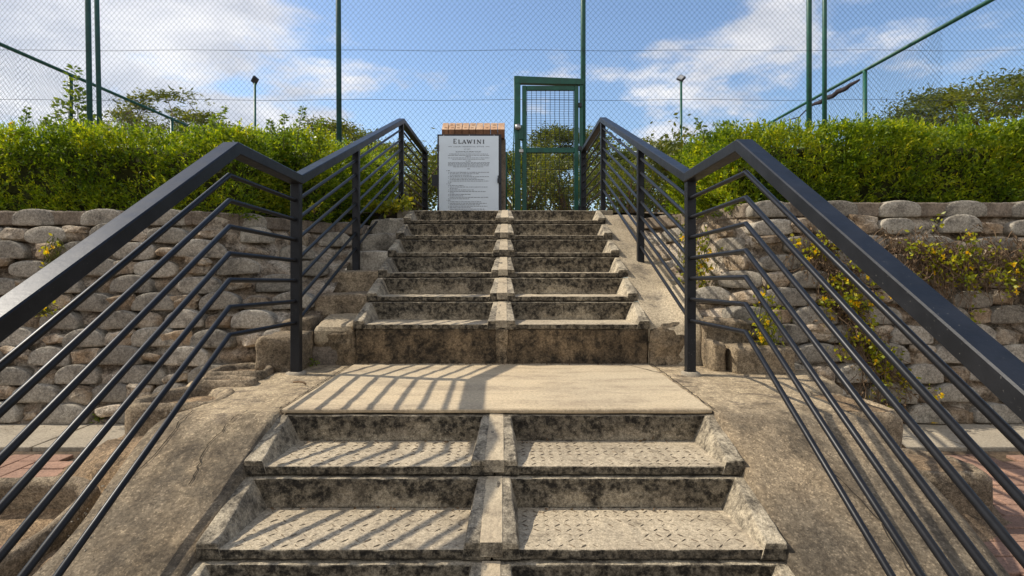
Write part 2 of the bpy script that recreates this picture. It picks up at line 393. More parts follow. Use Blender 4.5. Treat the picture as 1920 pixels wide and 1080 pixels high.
def rough_mesh(mb, name, mats, bevel=0.006, maxlen=0.05, amp=0.003, freq=14.0, seed=0, smooth=False, rematerial=None, passes=4, off=(0, 0, 0)):
    """bevel, subdivide and weather a coarse mesh so its edges are chipped and its faces uneven"""
    me0 = mb.mesh(name, mats)
    bm = bmesh.new(); bm.from_mesh(me0); bpy.data.meshes.remove(me0)
    bmesh.ops.recalc_face_normals(bm, faces=bm.faces)
    if bevel:
        bmesh.ops.bevel(bm, geom=[e for e in bm.edges if len(e.link_faces) == 2 and e.calc_face_angle(0) > 0.3], offset=bevel, segments=2, affect='EDGES', profile=0.5)
    bmesh.ops.triangulate(bm, faces=bm.faces)
    for _ in range(passes):
        es = [e for e in bm.edges if e.calc_length() > maxlen]
        if not es: break
        bmesh.ops.subdivide_edges(bm, edges=es, cuts=1, use_grid_fill=False)
        bmesh.ops.triangulate(bm, faces=[f for f in bm.faces if len(f.verts) > 3])
    bm.normal_update()
    o = Vector(off) + Vector((seed * 3.7, seed * 1.3, seed * 2.1))
    moves = []
    for v in bm.verts:
        p = (v.co + o) * freq
        n = v.normal
        d = noise.noise(p) * amp + noise.noise(p * 3.1) * amp * 0.5
        moves.append(n * d)
    for v, d in zip(bm.verts, moves): v.co += d
    if rematerial:
        bm.normal_update()
        for f in bm.faces: f.material_index = rematerial(f.normal, f.calc_center_median())
    if smooth:
        for f in bm.faces: f.smooth = True
    me = bpy.data.meshes.new(name); bm.to_mesh(me); bm.free()
    for m in (mats if isinstance(mats, list) else [mats]):
        if m.name not in me.materials: me.materials.append(m)
    return me

def leaves(name, P, D, L, Wd, mat, parent=None, kind='stuff', curl=0.15):
    """one mesh of separate diamond leaves; P base points, D directions, L lengths, Wd widths (numpy arrays)"""
    n = len(P)
    D = D / np.maximum(1e-6, np.linalg.norm(D, axis=1, keepdims=True))
    Rn = rng.normal(size=(n, 3))
    Sd = np.cross(D, Rn); Sd /= np.maximum(1e-6, np.linalg.norm(Sd, axis=1, keepdims=True))
    Nn = np.cross(Sd, D)
    L = np.broadcast_to(L, (n,))[:, None]; Wd = np.broadcast_to(Wd, (n,))[:, None]
    V = np.empty((n, 4, 3))
    V[:, 0] = P
    V[:, 1] = P + D * L * 0.45 + Sd * Wd * 0.5 + Nn * L * curl * 0.5
    V[:, 2] = P + D * L
    V[:, 3] = P + D * L * 0.45 - Sd * Wd * 0.5 + Nn * L * curl * 0.5
    me = bpy.data.meshes.new(name)
    me.vertices.add(n * 4); me.vertices.foreach_set('co', V.reshape(-1).astype(np.float32))
    me.loops.add(n * 4); me.loops.foreach_set('vertex_index', np.arange(n * 4, dtype=np.int32))
    me.polygons.add(n); me.polygons.foreach_set('loop_start', np.arange(0, n * 4, 4, dtype=np.int32))
    me.update(calc_edges=True); me.materials.append(mat)
    o = link(name, me, parent)
    if kind: o['kind'] = kind
    return o

# ================================================================ GROUND AND PATHS
def grid_sheet(name, xs, ys, zf, mat, parent=None):
    nx, ny = len(xs), len(ys)
    vs = [(x, y, zf(x, y)) for y in ys for x in xs]
    fs = [(j * nx + i, j * nx + i + 1, (j + 1) * nx + i + 1, (j + 1) * nx + i) for j in range(ny - 1) for i in range(nx - 1)]
    mb = MB(); mb.add(vs, fs)
    return mb.build(name, mat, parent, True)

def upper_z(y): return 0.93 if y < 4.0 else min(1.09, 0.93 + (y - 4.0) * 0.14)
# lower hillside and the flat land in front of the wall
def low_z(x, y):
    if y > 1.45: return -0.375
    if y > -1.5: return -0.375 - (1.45 - y) * 0.46
    return -1.73
ys = [-600, -100, -20, -6, -3, -1.5, -1, -0.5, 0, 0.5, 1.0, 1.45, 1.8, 2.2, 2.6, 3.0, 3.5, 4.2]
xs = [-600, -100, -20, -8, -5, -4, -3, -2, -1, 0, 1, 2, 3, 4, 5, 8, 20, 100, 600]
g = grid_sheet('ground', xs, ys, low_z, M['earth']); tag(g, kind='structure')
# upper terrace: two banks beside the stair, then the level court area to the horizon
mb = MB()
XS = [1.22, 1.3, 1.4, 1.5, 1.6, 1.7, 1.8, 1.9, 2.0, 2.4, 4, 20, 600]
for sx in (-1, 1):
    xa, xb = (1.98, 1.26) if sx < 0 else (1.66, 1.20)
    vs, fs = [], []
    for x in XS:
        t = min(1.0, max(0.0, (xa - x) / (xa - xb))); t = t * t * (3 - 2 * t)
        ys0 = 3.365 + 0.31 + 0.10 + 1.36 * t * 0.92
        for i in range(9):
            y = ys0 + (5.5 - ys0) * i / 8
            vs.append((sx * x, y, 0.92 if y < 4.0 else min(1.088, 0.92 + (y - 4.0) * 0.12)))
    for i in range(len(XS) - 1):
        for j in range(8):
            q = (i * 9 + j, (i + 1) * 9 + j, (i + 1) * 9 + j + 1, i * 9 + j + 1)
            fs.append(q if sx > 0 else q[::-1])
    mb.add(vs, fs)
mb.add([(-600, 5.42, 1.084), (600, 5.42, 1.084), (600, 900, 1.09), (-600, 900, 1.09)], [(0, 1, 2, 3)])
tag(mb.build('upper_ground', M['earth']), kind='structure')

def apron_z(y):
    k = 0.10   # rounded knee where the slope meets the landing
    d = 2.31 - y
    if d > k: return -0.455 * (d - k / 2)
    if d > 0: return -0.455 * d * d / (2 * k)
    return 0.0
def apron(sx):
    mb = MB()
    ys = np.arange(-0.6, 3.46, 0.06)
    n = 18
    XO = 1.36 if sx < 0 else 1.52
    vs, fs = [], []
    for y in ys:
        for i in range(n + 1):
            t = i / n
            w = (XO if y < 2.75 else XO + min(1, (y - 2.75) / 0.3) * 0.32) + 0.05 * noise.noise(Vector((0.3, y * 2.5, sx * 4)))
            x = 0.85 + (w - 0.85) * t
            z = apron_z(y) - 0.008 - 0.014 * t * t - (0.05 * max(0, t - 0.93) / 0.07)
            if y < 2.3: z -= 0.010 * min(1, (2.3 - y) / .2)
            if i == 0: z -= 0.09
            if i == 1: x = 0.881
            z += 0.010 * noise.noise(Vector((x * 5, y * 5, sx * 7))) * min(1, t * 4) + 0.003 * noise.noise(Vector((x * 22, y * 22, 1)))
            vs.append((sx * x, float(y), z))
    for j in range(len(ys) - 1):
        for i in range(n):
            q = (j * (n + 1) + i, j * (n + 1) + i + 1, (j + 1) * (n + 1) + i + 1, (j + 1) * (n + 1) + i)
            fs.append(q if sx > 0 else q[::-1])
    k = len(vs)
    for j, y in enumerate(ys): vs.append((vs[j * (n + 1) + n][0] + sx * .03, float(y), apron_z(y) - 0.75))
    for j in range(len(ys) - 1):
        q = (j * (n + 1) + n, k + j, k + j + 1, (j + 1) * (n + 1) + n)
        fs.append(q if sx > 0 else q[::-1])
    mb.add(vs, fs)
    return tag(mb.build('concrete_apron', M['apron'], None, True), kind='structure')
apron(-1); apron(1)
# sandy bank between the apron and the path
for sx in (-1, 1):
    x0 = 1.33 if sx < 0 else 1.50
    xs = [sx * (x0 + 0.022 * i) for i in range(19)]
    ys_ = [0.6 + 0.024 * i for i in range(98)]
    def bz(x, y):
        z = apron_z(y) - (0.125 if sx < 0 else 0.19)
        if sx < 0 and y < 2.14: z = min(z, -0.33 - max(0, 1.5 - y) * .5)
        t = (abs(x) - x0) / 0.4
        z -= 0.10 * t * t
        return z + 0.05 * noise.noise(Vector((x * 4, y * 5, 2))) + 0.022 * noise.noise(Vector((x * 13, y * 13, 2))) + 0.01 * noise.noise(Vector((x * 40, y * 40, 2)))
    o = grid_sheet('sandy_bank', xs if sx > 0 else xs[::-1], ys_, bz, M['soil']); tag(o, kind='structure')

# landing: smooth middle slab and rougher flanks
mb = MB(); mb.box(-0.872, 0.872, 2.328, 3.42, -0.018, 0.0)
me = rough_mesh(mb, 'landing', [M['slab']], 0.006, 0.05, 0.0032, 12, 1)
tag(link('landing', me), kind='structure')
# hairline crack and root scar on the landing: thin sunk strips of dirt
def crack(name, pts, w, mat, zf=lambda x, y: 0.0030):
    mb = MB(); vs = []; fs = []
    for i, (x, y) in enumerate(pts):
        a = w * (0.5 + 0.5 * random.random())
        vs += [(x - a * .5, y - a * .3, zf(x - a * .5, y - a * .3)), (x + a * .5, y + a * .3, zf(x + a * .5, y + a * .3))]
        if i: fs.append((2 * i - 2, 2 * i - 1, 2 * i + 1, 2 * i))
    mb.add(vs, fs); o = mb.build(name, mat); tag(o, kind='stuff'); return o
M['crackdirt'] = plain('crack_dirt', (0.04, 0.032, 0.024), 0.95, 0, 0.3, 40, 0, 0.1)
def jag(p, q, n, a):
    return [(p[0] + (q[0] - p[0]) * i / n + random.uniform(-a, a), p[1] + (q[1] - p[1]) * i / n + random.uniform(-a, a)) for i in range(n + 1)]

# path: concrete edging strip and clay pavers laid herringbone
def path(sx):
    root = empty('paved_path', (sx * 2.6, 2.6, -0.37)); root['kind'] = 'structure'
    I = inv(root)
    b = MB(); b.box(min(sx * 1.62, sx * 5), max(sx * 1.62, sx * 5), 1.45, 3.05, -0.40, -0.368)
    o = b.build('bedding_sand', M['backing'], root); o.data.transform(I)
    x = 1.5
    while x < 4.6:
        w = 0.9
        b = MB(); xa, xb = sx * x, sx * (x + w - 0.008)
        b.box(min(xa, xb), max(xa, xb), 2.945, 3.46, -0.42, -0.345)
        me = rough_mesh(b, 'kerb_slab', [M['kerb']], 0.006, 0.12, 0.002, 8, x)
        o = link('kerb_slab', me, root); o.data.transform(I); x += w
    shared = []
    for k in range(5):
        b = MB(); b.box(-0.0975, 0.0975, -0.0475, 0.0475, -0.05, 0)
        shared.append(rough_mesh(b, 'paver', [M['paver']], 0.005, 0.2, 0.0012, 14, k))
    for i in range(12, 40):
        for j in range(0, 16):
            t = (i - j) % 4
            cx_, cy_ = i * 0.1, 1.45 + j * 0.1
            if t == 0: px, py, rz, y1 = cx_ + 0.1, cy_ + 0.05, 0, cy_ + 0.1
            elif t == 3: px, py, rz, y1 = cx_ + 0.05, cy_ + 0.1, PI / 2, cy_ + 0.2
            else: continue
            if y1 > 2.945 or px < 1.6 or px > 3.6: continue
            o = link('paver', shared[random.randrange(5)], root)
            o.location = Vector((sx * px, py, -0.352 + random.uniform(-0.002, 0.002))) - root.location
            o.rotation_euler = (random.uniform(-.01, .01), random.uniform(-.01, .01), rz + random.choice((0, PI)))
    return root
path(-1); path(1)

# ================================================================ STAIRS
LRUN, LRISE, LY0, LZ0 = 0.313, 0.139, 2.026, -0.126
URUN, URISE, UY0, UZ0 = 0.318, 0.149, 3.412, 0.235
def half_step(sx, run, rise, seed, off):
    b = MB()
    Rr = run - 0.016; H = rise - 0.030 - 0.007
    def X(a, c):
        return (sx * a, sx * c) if sx > 0 else (sx * c, sx * a)
    x0, x1 = X(0.004, 0.876)
    b.box(x0, x1, 0, Rr + 0.02, -0.030, 0)
    b.box(x0, x1, Rr, Rr + 0.06, -0.031, H)
    def hx(p):  # mirrored safely
        q = [(sx * a, y, z) for a, y, z in p]
        if sx < 0: q = [q[1], q[0], q[3], q[2], q[5], q[4], q[7], q[6]]
        b.hexa(q)
    hx([(0.80, -0.004, -0.031), (0.879, -0.004, -0.031), (0.879, Rr + .005, -0.031), (0.775, Rr + .005, -0.031),
        (0.815, -0.004, 0.020), (0.879, -0.004, 0.020), (0.879, Rr + .01, H + .003), (0.842, Rr + .01, H + .003)])
    hx([(0.003, -0.004, -0.032), (0.0885, -0.004, -0.032), (0.0885, Rr + .005, -0.032), (0.003, Rr + .005, -0.032),
        (0.003, -0.004, 0.022), (0.080, -0.004, 0.022), (0.056, Rr + .01, H + .004), (0.003, Rr + .01, H + .004)])
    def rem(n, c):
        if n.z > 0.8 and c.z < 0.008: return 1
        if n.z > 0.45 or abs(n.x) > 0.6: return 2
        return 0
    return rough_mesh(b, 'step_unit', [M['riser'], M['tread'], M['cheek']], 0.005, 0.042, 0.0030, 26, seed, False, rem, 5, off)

def lugs(sx, run, off_k=0):
    b = MB(); p = 0.0345
    for i in range(22):
        for j in range(8):
            x = 0.105 + i * p; y = 0.022 + j * p
            if x > 0.785 or y > run - 0.03: continue
            if random.random() < 0.06 or noise.noise(Vector((sx * x * 5 + run * 40, y * 6, off_k * 3.1))) > 0.40: continue
            a = PI / 4 if (i + j) % 2 else -PI / 4
            l, w, h = 0.0155 * random.uniform(.8, 1.1), 0.0036 * random.uniform(.7, 1.2), 0.0022
            c, s_ = math.cos(a), math.sin(a)
            def T(u, v, z): return (sx * x + u * c - v * s_, y + u * s_ + v * c, z)
            z0 = -0.001
            b.add([T(-l, 0, z0), T(0, -w, z0), T(l, 0, z0), T(0, w, z0), T(-l * .5, 0, h), T(l * .5, 0, h)],
                  [(0, 1, 5, 4), (1, 2, 5), (2, 3, 4, 5), (3, 0, 4), (1, 5, 4)][:4])
    return b.mesh('tread_lugs', M['lug'])
M['lug'] = concrete('grimy_tread_pattern', (0.17, 0.135, 0.095), (0.25, 0.20, 0.14), (0.06, 0.05, 0.04), 0.6, 9, 0.4, 0.6, 0.2, 0.3)

def flight(label, y0, z0, run, rise, n0, n1, lug_set, base):
    root = empty('stair_flight', base)
    tag(root, label, 'stairs')
    I = inv(root)
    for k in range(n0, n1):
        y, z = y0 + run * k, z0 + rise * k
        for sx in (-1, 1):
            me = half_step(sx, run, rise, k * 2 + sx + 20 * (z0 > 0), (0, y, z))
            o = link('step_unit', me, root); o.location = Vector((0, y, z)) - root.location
            if k in lug_set:
                lo = link('tread_lugs', lugs(sx, run, k), o); lo['kind'] = 'stuff'
        H = rise - 0.037; Rr = run - 0.016
        b = MB()
        w0, w1 = 0.034, 0.028
        b.hexa([(-w0, -0.007, -0.02), (w0, -0.007, -0.02), (w1, Rr + .012, H - .02), (-w1, Rr + .012, H - .02),
                (-w0, -0.0055, 0.0238), (w0, -0.0055, 0.0238), (w1, Rr + .011, H + .0058), (-w1, Rr + .011, H + .0058)])
        me = rough_mesh(b, 'mortar_joint', [M['mortar'], M['cheek']], 0.002, 0.03, 0.0016, 30, k, False, lambda n, c: 1 if n.y < -.7 else 0, 4, (0, y, z))
        o = link('mortar_joint', me, root); o.location = Vector((0, y, z)) - root.location
    return root, I

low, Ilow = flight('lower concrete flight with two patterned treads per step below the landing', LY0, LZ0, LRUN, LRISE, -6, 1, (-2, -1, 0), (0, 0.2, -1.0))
b = MB()
for k in range(-6, 1):
    y, z = LY0 + LRUN * k, LZ0 + LRISE * k
    b.box(-0.862, 0.862, y + 0.025, y + LRUN + 0.05 - 0.001 * (k % 2), z - 0.5, z - 0.035)
o = b.build('stair_core', M['base_riser'], low); o.data.transform(Ilow)

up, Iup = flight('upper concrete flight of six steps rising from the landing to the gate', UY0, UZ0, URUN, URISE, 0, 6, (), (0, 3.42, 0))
b = MB()
for k in range(0, 6):
    y, z = UY0 + URUN * k, UZ0 + URISE * k
    b.box(-0.862, 0.862, y + 0.025, y + URUN + 0.05 - 0.001 * (k % 2), z - 0.6, z - 0.035)
o = b.build('stair_core', M['base_riser'], up); o.data.transform(Iup)
# big bottom riser, wider than the steps, with rounded shoulders
b = MB()
b.box(-0.868, 0.872, 3.416, 3.80, -0.30, 0.206)
me = rough_mesh(b, 'base_block', [M['base_riser']], 0.012, 0.05, 0.007, 7, 3)
o = link('base_block', me, up); o.data.transform(Iup)
b = MB(); b.hexa([(0.869, 3.40, -.3), (1.20, 3.43, -.3), (1.22, 3.80, -.3), (0.869, 3.80, -.3), (0.869, 3.405, .215), (1.19, 3.45, .262), (1.22, 3.80, .30), (0.869, 3.80, .25)])
me = rough_mesh(b, 'base_shoulder', [M['side_riser']], 0.04, 0.04, 0.014, 9, 6)
o = link('base_shoulder', me, up); o.data.transform(Iup)
b = MB(); b.hexa([(-1.14, 3.43, -.3), (-0.865, 3.402, -.3), (-0.865, 3.80, -.3), (-1.16, 3.80, -.3), (-1.12, 3.45, .20), (-0.865, 3.405, .214), (-0.865, 3.80, .214), (-1.14, 3.80, .214)])
me = rough_mesh(b, 'base_shoulder', [M['side_riser']], 0.035, 0.04, 0.012, 9, 8)
o = link('base_shoulder', me, up); o.data.transform(Iup)
b = MB(); b.hexa([(-.022, 3.409, -.01), (.03, 3.409, -.01), (.03, 3.43, -.01), (-.022, 3.43, -.01), (-.038, 3.402, .205), (.04, 3.402, .205), (.04, 3.43, .205), (-.038, 3.43, .205)])
me = rough_mesh(b, 'mortar_smear', [M['side_riser']], 0.006, 0.02, 0.006, 16, 9)
o = link('mortar_smear', me, up); o.data.transform(Iup)
# top threshold slab behind the last riser
b = MB(); b.box(-1.0, 1.0, UY0 + URUN * 6 + 0.01, UY0 + URUN * 6 + 0.9, 0.95, UZ0 + URISE * 6 - 0.033)
me = rough_mesh(b, 'threshold_slab', [M['kerb']], 0.006, 0.15, 0.002, 8, 5)
o = link('threshold_slab', me, up); o.data.transform(Iup)

def ramp(sx, x0, x1, seed, lift, mat):
    """sloping concrete cheek beside the upper flight"""
    vs, fs = [], []
    ys = np.arange(3.43, 5.75, 0.055); n = 10
    for y in ys:
        for i in range(n + 1):
            t = i / n; x = x0 + (x1 - x0) * t
            z = UZ0 - 0.015 + (y - UY0) * 0.463 + lift(t, y)
            if y > 5.2: z = min(z, UZ0 - 0.015 + (5.2 - UY0) * .463 + lift(t, y) + (y - 5.2) * 0.1)
            z += 0.012 * noise.noise(Vector((x * 6, y * 6, seed))) + 0.005 * noise.noise(Vector((x * 20, y * 20, seed)))
            vs.append((sx * x, float(y), z))
    for j in range(len(ys) - 1):
        for i in range(n):
            q = (j * (n + 1) + i, j * (n + 1) + i + 1, (j + 1) * (n + 1) + i + 1, (j + 1) * (n + 1) + i)
            fs.append(q if sx > 0 else q[::-1])
    k = len(vs)
    for y in ys: vs.append((sx * (x1 + 0.03), float(y), vs[0][2] - 0.7 + (y - 3.43) * .463))
    for j in range(len(ys) - 1):
        q = (j * (n + 1) + n, k + j, k + j + 1, (j + 1) * (n + 1) + n)
        fs.append(q if sx > 0 else q[::-1])
    # front end
    k2 = len(vs)
    for i in range(n + 1):
        v = vs[i]; vs.append((v[0], v[1] - 0.002, v[2] - 0.35))
    for i in range(n):
        q = (i, k2 + i, k2 + i + 1, i + 1)
        fs.append(q if sx > 0 else q[::-1])
    b = MB(); b.add(vs, fs)
    o = b.build('side_ramp', mat, up, True); o.data.transform(Iup)
ramp(1, 0.874, 1.20, 5, lambda t, y: -0.035 * math.sin(t * 2.2) * (1 if y < 5 else .3) + (0.07 * t * t if y < 3.9 else 0), M['landing_side'])
ramp(-1, 0.874, 1.14, 9, lambda t, y: -0.10 - 0.05 * t, M['coping'])
# shoulder slab on the left of the first step
b = MB(); b.hexa([(-1.13, 3.43, 0.10), (-0.88, 3.43, 0.10), (-0.88, 3.78, 0.12), (-1.16, 3.78, 0.12),
                  (-1.12, 3.425, 0.222), (-0.882, 3.425, 0.228), (-0.882, 3.78, 0.285), (-1.13, 3.78, 0.275)])
me = rough_mesh(b, 'shoulder_slab', [M['landing_side']], 0.03, 0.05, 0.008, 8, 4)
o = link('shoulder_slab', me, up); o.data.transform(Iup)

# ================================================================ RETAINING WALLS
def d_outline(a, bu, bl, n=22, e=2.3, el=4.0):
    pts = []
    for i in range(n):
        t = 2 * PI * i / n
        c, s_ = math.cos(t), math.sin(t)
        ex, b_ = (e, bu) if s_ >= 0 else (el, bl)
        pts.append((a * math.copysign(abs(c) ** (2 / ex), c), b_ * math.copysign(abs(s_) ** (2 / ex), s_)))
    return pts
def d_block(name, a, bu, bl, depth, mat, seed, e=2.3, el=4.0, amp=0.005, rim=0.02):
    o = d_outline(a, bu, bl, 22, e, el); n = len(o)
    rings = [(1.0, depth), (1.0, rim), (0.985, 0.007), (0.96, 0.001), (0.88, -0.002), (0.5, -0.004)]
    vs, fs = [], []
    for sc, y in rings:
        for x, z in o:
            p = Vector((x * sc, y, z * sc))
            d = noise.noise_vector((p + Vector((seed * 5.1, seed * 2.3, seed))) * 11) * amp
            vs.append(p + d)
    vs.append((0, -0.005, 0))
    for r in range(len(rings) - 1):
        for j in range(n): fs.append((r * n + j, (r + 1) * n + j, (r + 1) * n + (j + 1) % n, r * n + (j + 1) % n)[::-1])
    k = (len(rings) - 1) * n
    for j in range(n): fs.append((k + j, k + (j + 1) % n, len(vs) - 1)[::-1])
    b = MB(); b.add(vs, fs)
    me = b.mesh(name, mat, False)
    bm = bmesh.new(); bm.from_mesh(me); bmesh.ops.recalc_face_normals(bm, faces=bm.faces)
    for f in bm.faces: f.smooth = True
    bm.to_mesh(me); bm.free()
    return me
def wall_y(z, sx):      # battered face
    return 3.365 + 0.25 * (z + 0.345)
def wy(x, z, sx):
    """wall face, curving back towards the stair as it rises beside the flight"""
    a = abs(x); xa, xb = (1.98, 1.26) if sx < 0 else (1.66, 1.20)
    t = min(1.0, max(0.0, (xa - a) / (xa - xb)))
    dy = max(0.0, (min(z, 0.95) - 0.16) / 0.463 - 0.25 * (z + .345) + 0.03)
    return wall_y(z, sx) + dy * t * t * (3 - 2 * t) * 0.92
BLK = [d_block('block', 0.140 + random.uniform(-.012, .012), 0.074 + random.uniform(-.004, .004), 0.040, 0.16, M['block'], k, random.uniform(1.95, 2.25), random.uniform(7, 11), .0045, .018) for k in range(9)]
OVL = [d_block('block', 0.130 + random.uniform(-.010, .012), 0.060 + random.uniform(-.004, .004), 0.052, 0.16, M['block'], k + 20, random.uniform(2.2, 2.6), random.uniform(2.5, 3.2), .0035, .024) for k in range(7)]
CAPB = [d_block('coping_block', 0.130 + random.uniform(-.01, .012), 0.063, 0.046, 0.2, M['block'], k + 40, 2.3, 9, .002, .014) for k in range(4)]
def lump(seed):
    bm = bmesh.new(); bmesh.ops.create_icosphere(bm, subdivisions=2, radius=1)
    for v in bm.verts:
        c = v.co
        for i in range(3): c[i] = math.copysign(abs(c[i]) ** 0.6, c[i])
        d = noise.noise(c * 1.7 + Vector((seed * 3, seed, 0))) * 0.28 + noise.noise(c * 4 + Vector((seed, 0, seed))) * 0.13
        v.co = Vector((c.x * 0.098, c.y * 0.040, c.z * 0.052)) * (1 + d)
    me = bpy.data.meshes.new('infill_stone'); bm.to_mesh(me); bm.free(); me.materials.append(M['infill']); return me
LMP = [lump(k) for k in range(8)]
NC = 12
def wall(sx, label):
    root = empty('retaining_wall', (sx * 2.6, 3.45, -0.36)); tag(root, label, 'wall')
    I = inv(root); L0 = root.location
    dz = 0.1075 if sx < 0 else 0.1125
    def pos(i): return 3.365 + 0.027 * i, -0.345 + dz * i       # front y and course bottom z
    # backing
    vs, fs = [], []
    xs = np.arange(1.16, 5.2, 0.03); zs = np.linspace(-0.42, -0.345 + dz * NC - .01, 56)
    for z in zs:
        for x in xs:
            y = wy(x, z, sx) + 0.045 + 0.020 * noise.noise(Vector((x * 8, z * 11, sx))) + 0.014 * noise.noise(Vector((x * 21, z * 26, sx))) + 0.018 * math.cos(2 * PI * (z + .345) / dz)
            vs.append((sx * float(x), y, float(z)))
    nx = len(xs)
    for j in range(len(zs) - 1):
        for k in range(nx - 1):
            q = (j * nx + k, j * nx + k + 1, (j + 1) * nx + k + 1, (j + 1) * nx + k)
            fs.append(q if sx > 0 else q[::-1])
    b = MB(); b.add(vs, fs); o = b.build('mortar_backing', M['wallmortar'], root, True); o.data.transform(I)
    sp = 0.40
    def turn(x, z):
        e = 0.05
        return math.atan2(wy(x + e, z, sx) - wy(x - e, z, sx), 2 * e) * sx
    for i in range(NC - 1):
        _, z = pos(i)
        x = 1.31 + (sp / 2 if i % 2 else 0.0) + random.uniform(-.03, .03)
        while x < 4.3:
            xx = x + random.uniform(-.03, .03)
            if not (xx < 1.62 and z < -0.02):
                pool = OVL if (i > 5 and random.random() < (.75 if sx > 0 else .2)) else BLK
                o = link('block', random.choice(pool), root)
                o.location = Vector((sx * xx, wy(xx, z, sx) + random.uniform(-.010, .010), z + 0.046 + random.uniform(-.006, .006))) - L0
                th = turn(xx, z)
                o.rotation_euler = (random.uniform(-.10, .0), random.uniform(-.05, .05), th * .75 + random.uniform(-.07, .07))
                s_ = random.uniform(.92, 1.08); o.scale = (s_, 1, random.uniform(.95, 1.04))
                xi = xx + sp / 2 + random.uniform(-.02, .02)
                for hx_ in (0, 1) if random.random() < .3 else (0,):
                    if random.random() < .3: continue
                    o = link('infill_stone', random.choice(LMP), root)
                    half = random.random() < .3 or hx_
                    o.location = Vector((sx * xi, wy(xi, z, sx) + 0.034 + random.uniform(-.010, .010), z + (0.048 if not hx_ else .085) + random.uniform(-.01, .01))) - L0
                    o.rotation_euler = (random.uniform(-.3, .3), random.uniform(-.2, .2), turn(xi, z) + random.choice((0, PI)) + random.uniform(-.2, .2))
                    o.scale = (random.uniform(.75, 1.0), 1, random.uniform(.8, 1.1) * (.6 if half else 1))
            x += sp
    # footing course in shade under the first blocks
    b = MB(); b.box(min(sx * 1.3, sx * 5), max(sx * 1.3, sx * 5), 3.39, 3.6, -0.44, -0.325)
    me = rough_mesh(b, 'footing', [M['coping']], 0.01, 0.08, 0.014, 6, sx)
    o = link('footing', me, root); o.data.transform(I)
    # coping course: blocks bonded with cement, following the curve
    _, z = pos(NC - 1)
    x = 1.18; j = 0
    while x < 4.6:
        w = 0.40 if x > 2 else 0.2
        b = MB(); x0_, x1_ = x, x + w - .002
        ya, yb = wy(x0_, z, sx) + .012, wy(x1_, z, sx) + .012
        q = [(sx * x0_, ya, z), (sx * x1_, yb, z), (sx * x1_, yb + .26, z), (sx * x0_, ya + .26, z)]
        if sx < 0: q = [q[1], q[0], q[3], q[2]]
        b.hexa([(p[0], p[1], z + .004) for p in q] + [(p[0], p[1], z + .094) for p in q])
        me = rough_mesh(b, 'coping', [M['coping']], 0.010, 0.045, 0.006, 9, x + sx)
        o = link('coping', me, root); o.data.transform(I); x += w
    x = 1.30
    while x < 4.4:
        o = link('coping_block', random.choice(CAPB), root)
        o.location = Vector((sx * x, wy(x, z, sx) + .006 + random.uniform(-.003, .003), z + 0.046)) - L0
        o.rotation_euler = (0, random.uniform(-.02, .02), turn(x, z) * .8 + random.uniform(-.05, .05)); x += 0.42 + random.uniform(-.02, .02)
    return root, pos
wl_root, wpos = wall(-1, 'grey rounded block retaining wall left of the stairs, without climbing plants')
wr_root, wpos_r = wall(1, 'grey rounded block retaining wall right of the stairs, partly under dry vines')

# stepped blocks beside the upper flight (left) and beyond the ramp (right)
def cheek_block(sx, root, x0, x1, y, ztop, h, seed, dep=0.34, mat='block2', rnd=0.05):
    b = MB(); w = (x1 - x0)
    # cross-section with a rounded outer top corner, extruded back
    prof = [(x0, 0), (x1, 0)]
    for k in range(6):
        a = PI / 2 * k / 5
        prof.append((x1 - rnd + rnd * math.cos(a), h - rnd + rnd * math.sin(a)))
    for k in range(4):
        prof.append((x1 - rnd - (w - rnd) * (k + 1) / 4, h + 0.006 * math.sin(k)))
    n = len(prof); vs = []; fs = []
    for yy, sh in ((0.0, 0.012), (0.012, 0.003), (0.03, 0.0), (dep * .5, 0), (dep, 0)):
        for x, z in prof:
            mx = (x0 + x1) / 2
            vs.append((sx * (x + (mx - x) * sh / w * 2), yy, z - sh * (1 if z > h * .5 else 0)))
    for r in range(4):
        for j in range(n): fs.append((r * n + j, r * n + (j + 1) % n, (r + 1) * n + (j + 1) % n, (r + 1) * n + j))
    fs.append(tuple(range(n))); fs.append(tuple(4 * n + j for j in range(n)))
    b.add(vs, fs)
    me = rough_mesh(b, 'stepped_block', [M[mat]], 0, 0.06, 0.009, 9, seed, True)
    o = link('stepped_block', me, root); o.location = Vector((0, y, ztop - h)) - root.location
    return o
for k in range(1, 6):
    cheek_block(-1, wl_root, 0.872, 1.235 - 0.012 * k, UY0 + URUN * k - 0.005, UZ0 + URISE * k + 0.012, 0.165, k, 0.36, 'block2' if k < 3 else 'block')
cheek_block(-1, wl_root, 1.13, 1.37, 3.20, 0.188, 0.21, 11, 0.30)
cheek_block(-1, wl_root, 1.15, 1.34, 3.47, 0.262, 0.19, 12, 0.30)
cheek_block(1, wr_root, 1.185, 1.47, 3.36, 0.262, 0.30, 13, 0.34, 'block2', 0.07)
cheek_block(1, wr_root, 1.29, 1.63, 3.17, 0.128, 0.17, 14, 0.34, 'block2', 0.03)
cheek_block(1, wr_root, 1.19, 1.27, 3.23, 0.150, 0.19, 15, 0.16, 'block2', 0.03)
for k, xx in ((1, 1.50), (2, 1.46), (3, 1.42), (4, 1.38), (5, 1.3)):
    cheek_block(1, wr_root, 1.16, xx, UY0 + URUN * k - 0.02, UZ0 + URISE * k - 0.045, 0.16, 20 + k, 0.36, 'block2' if k % 2 else 'block', 0.05)

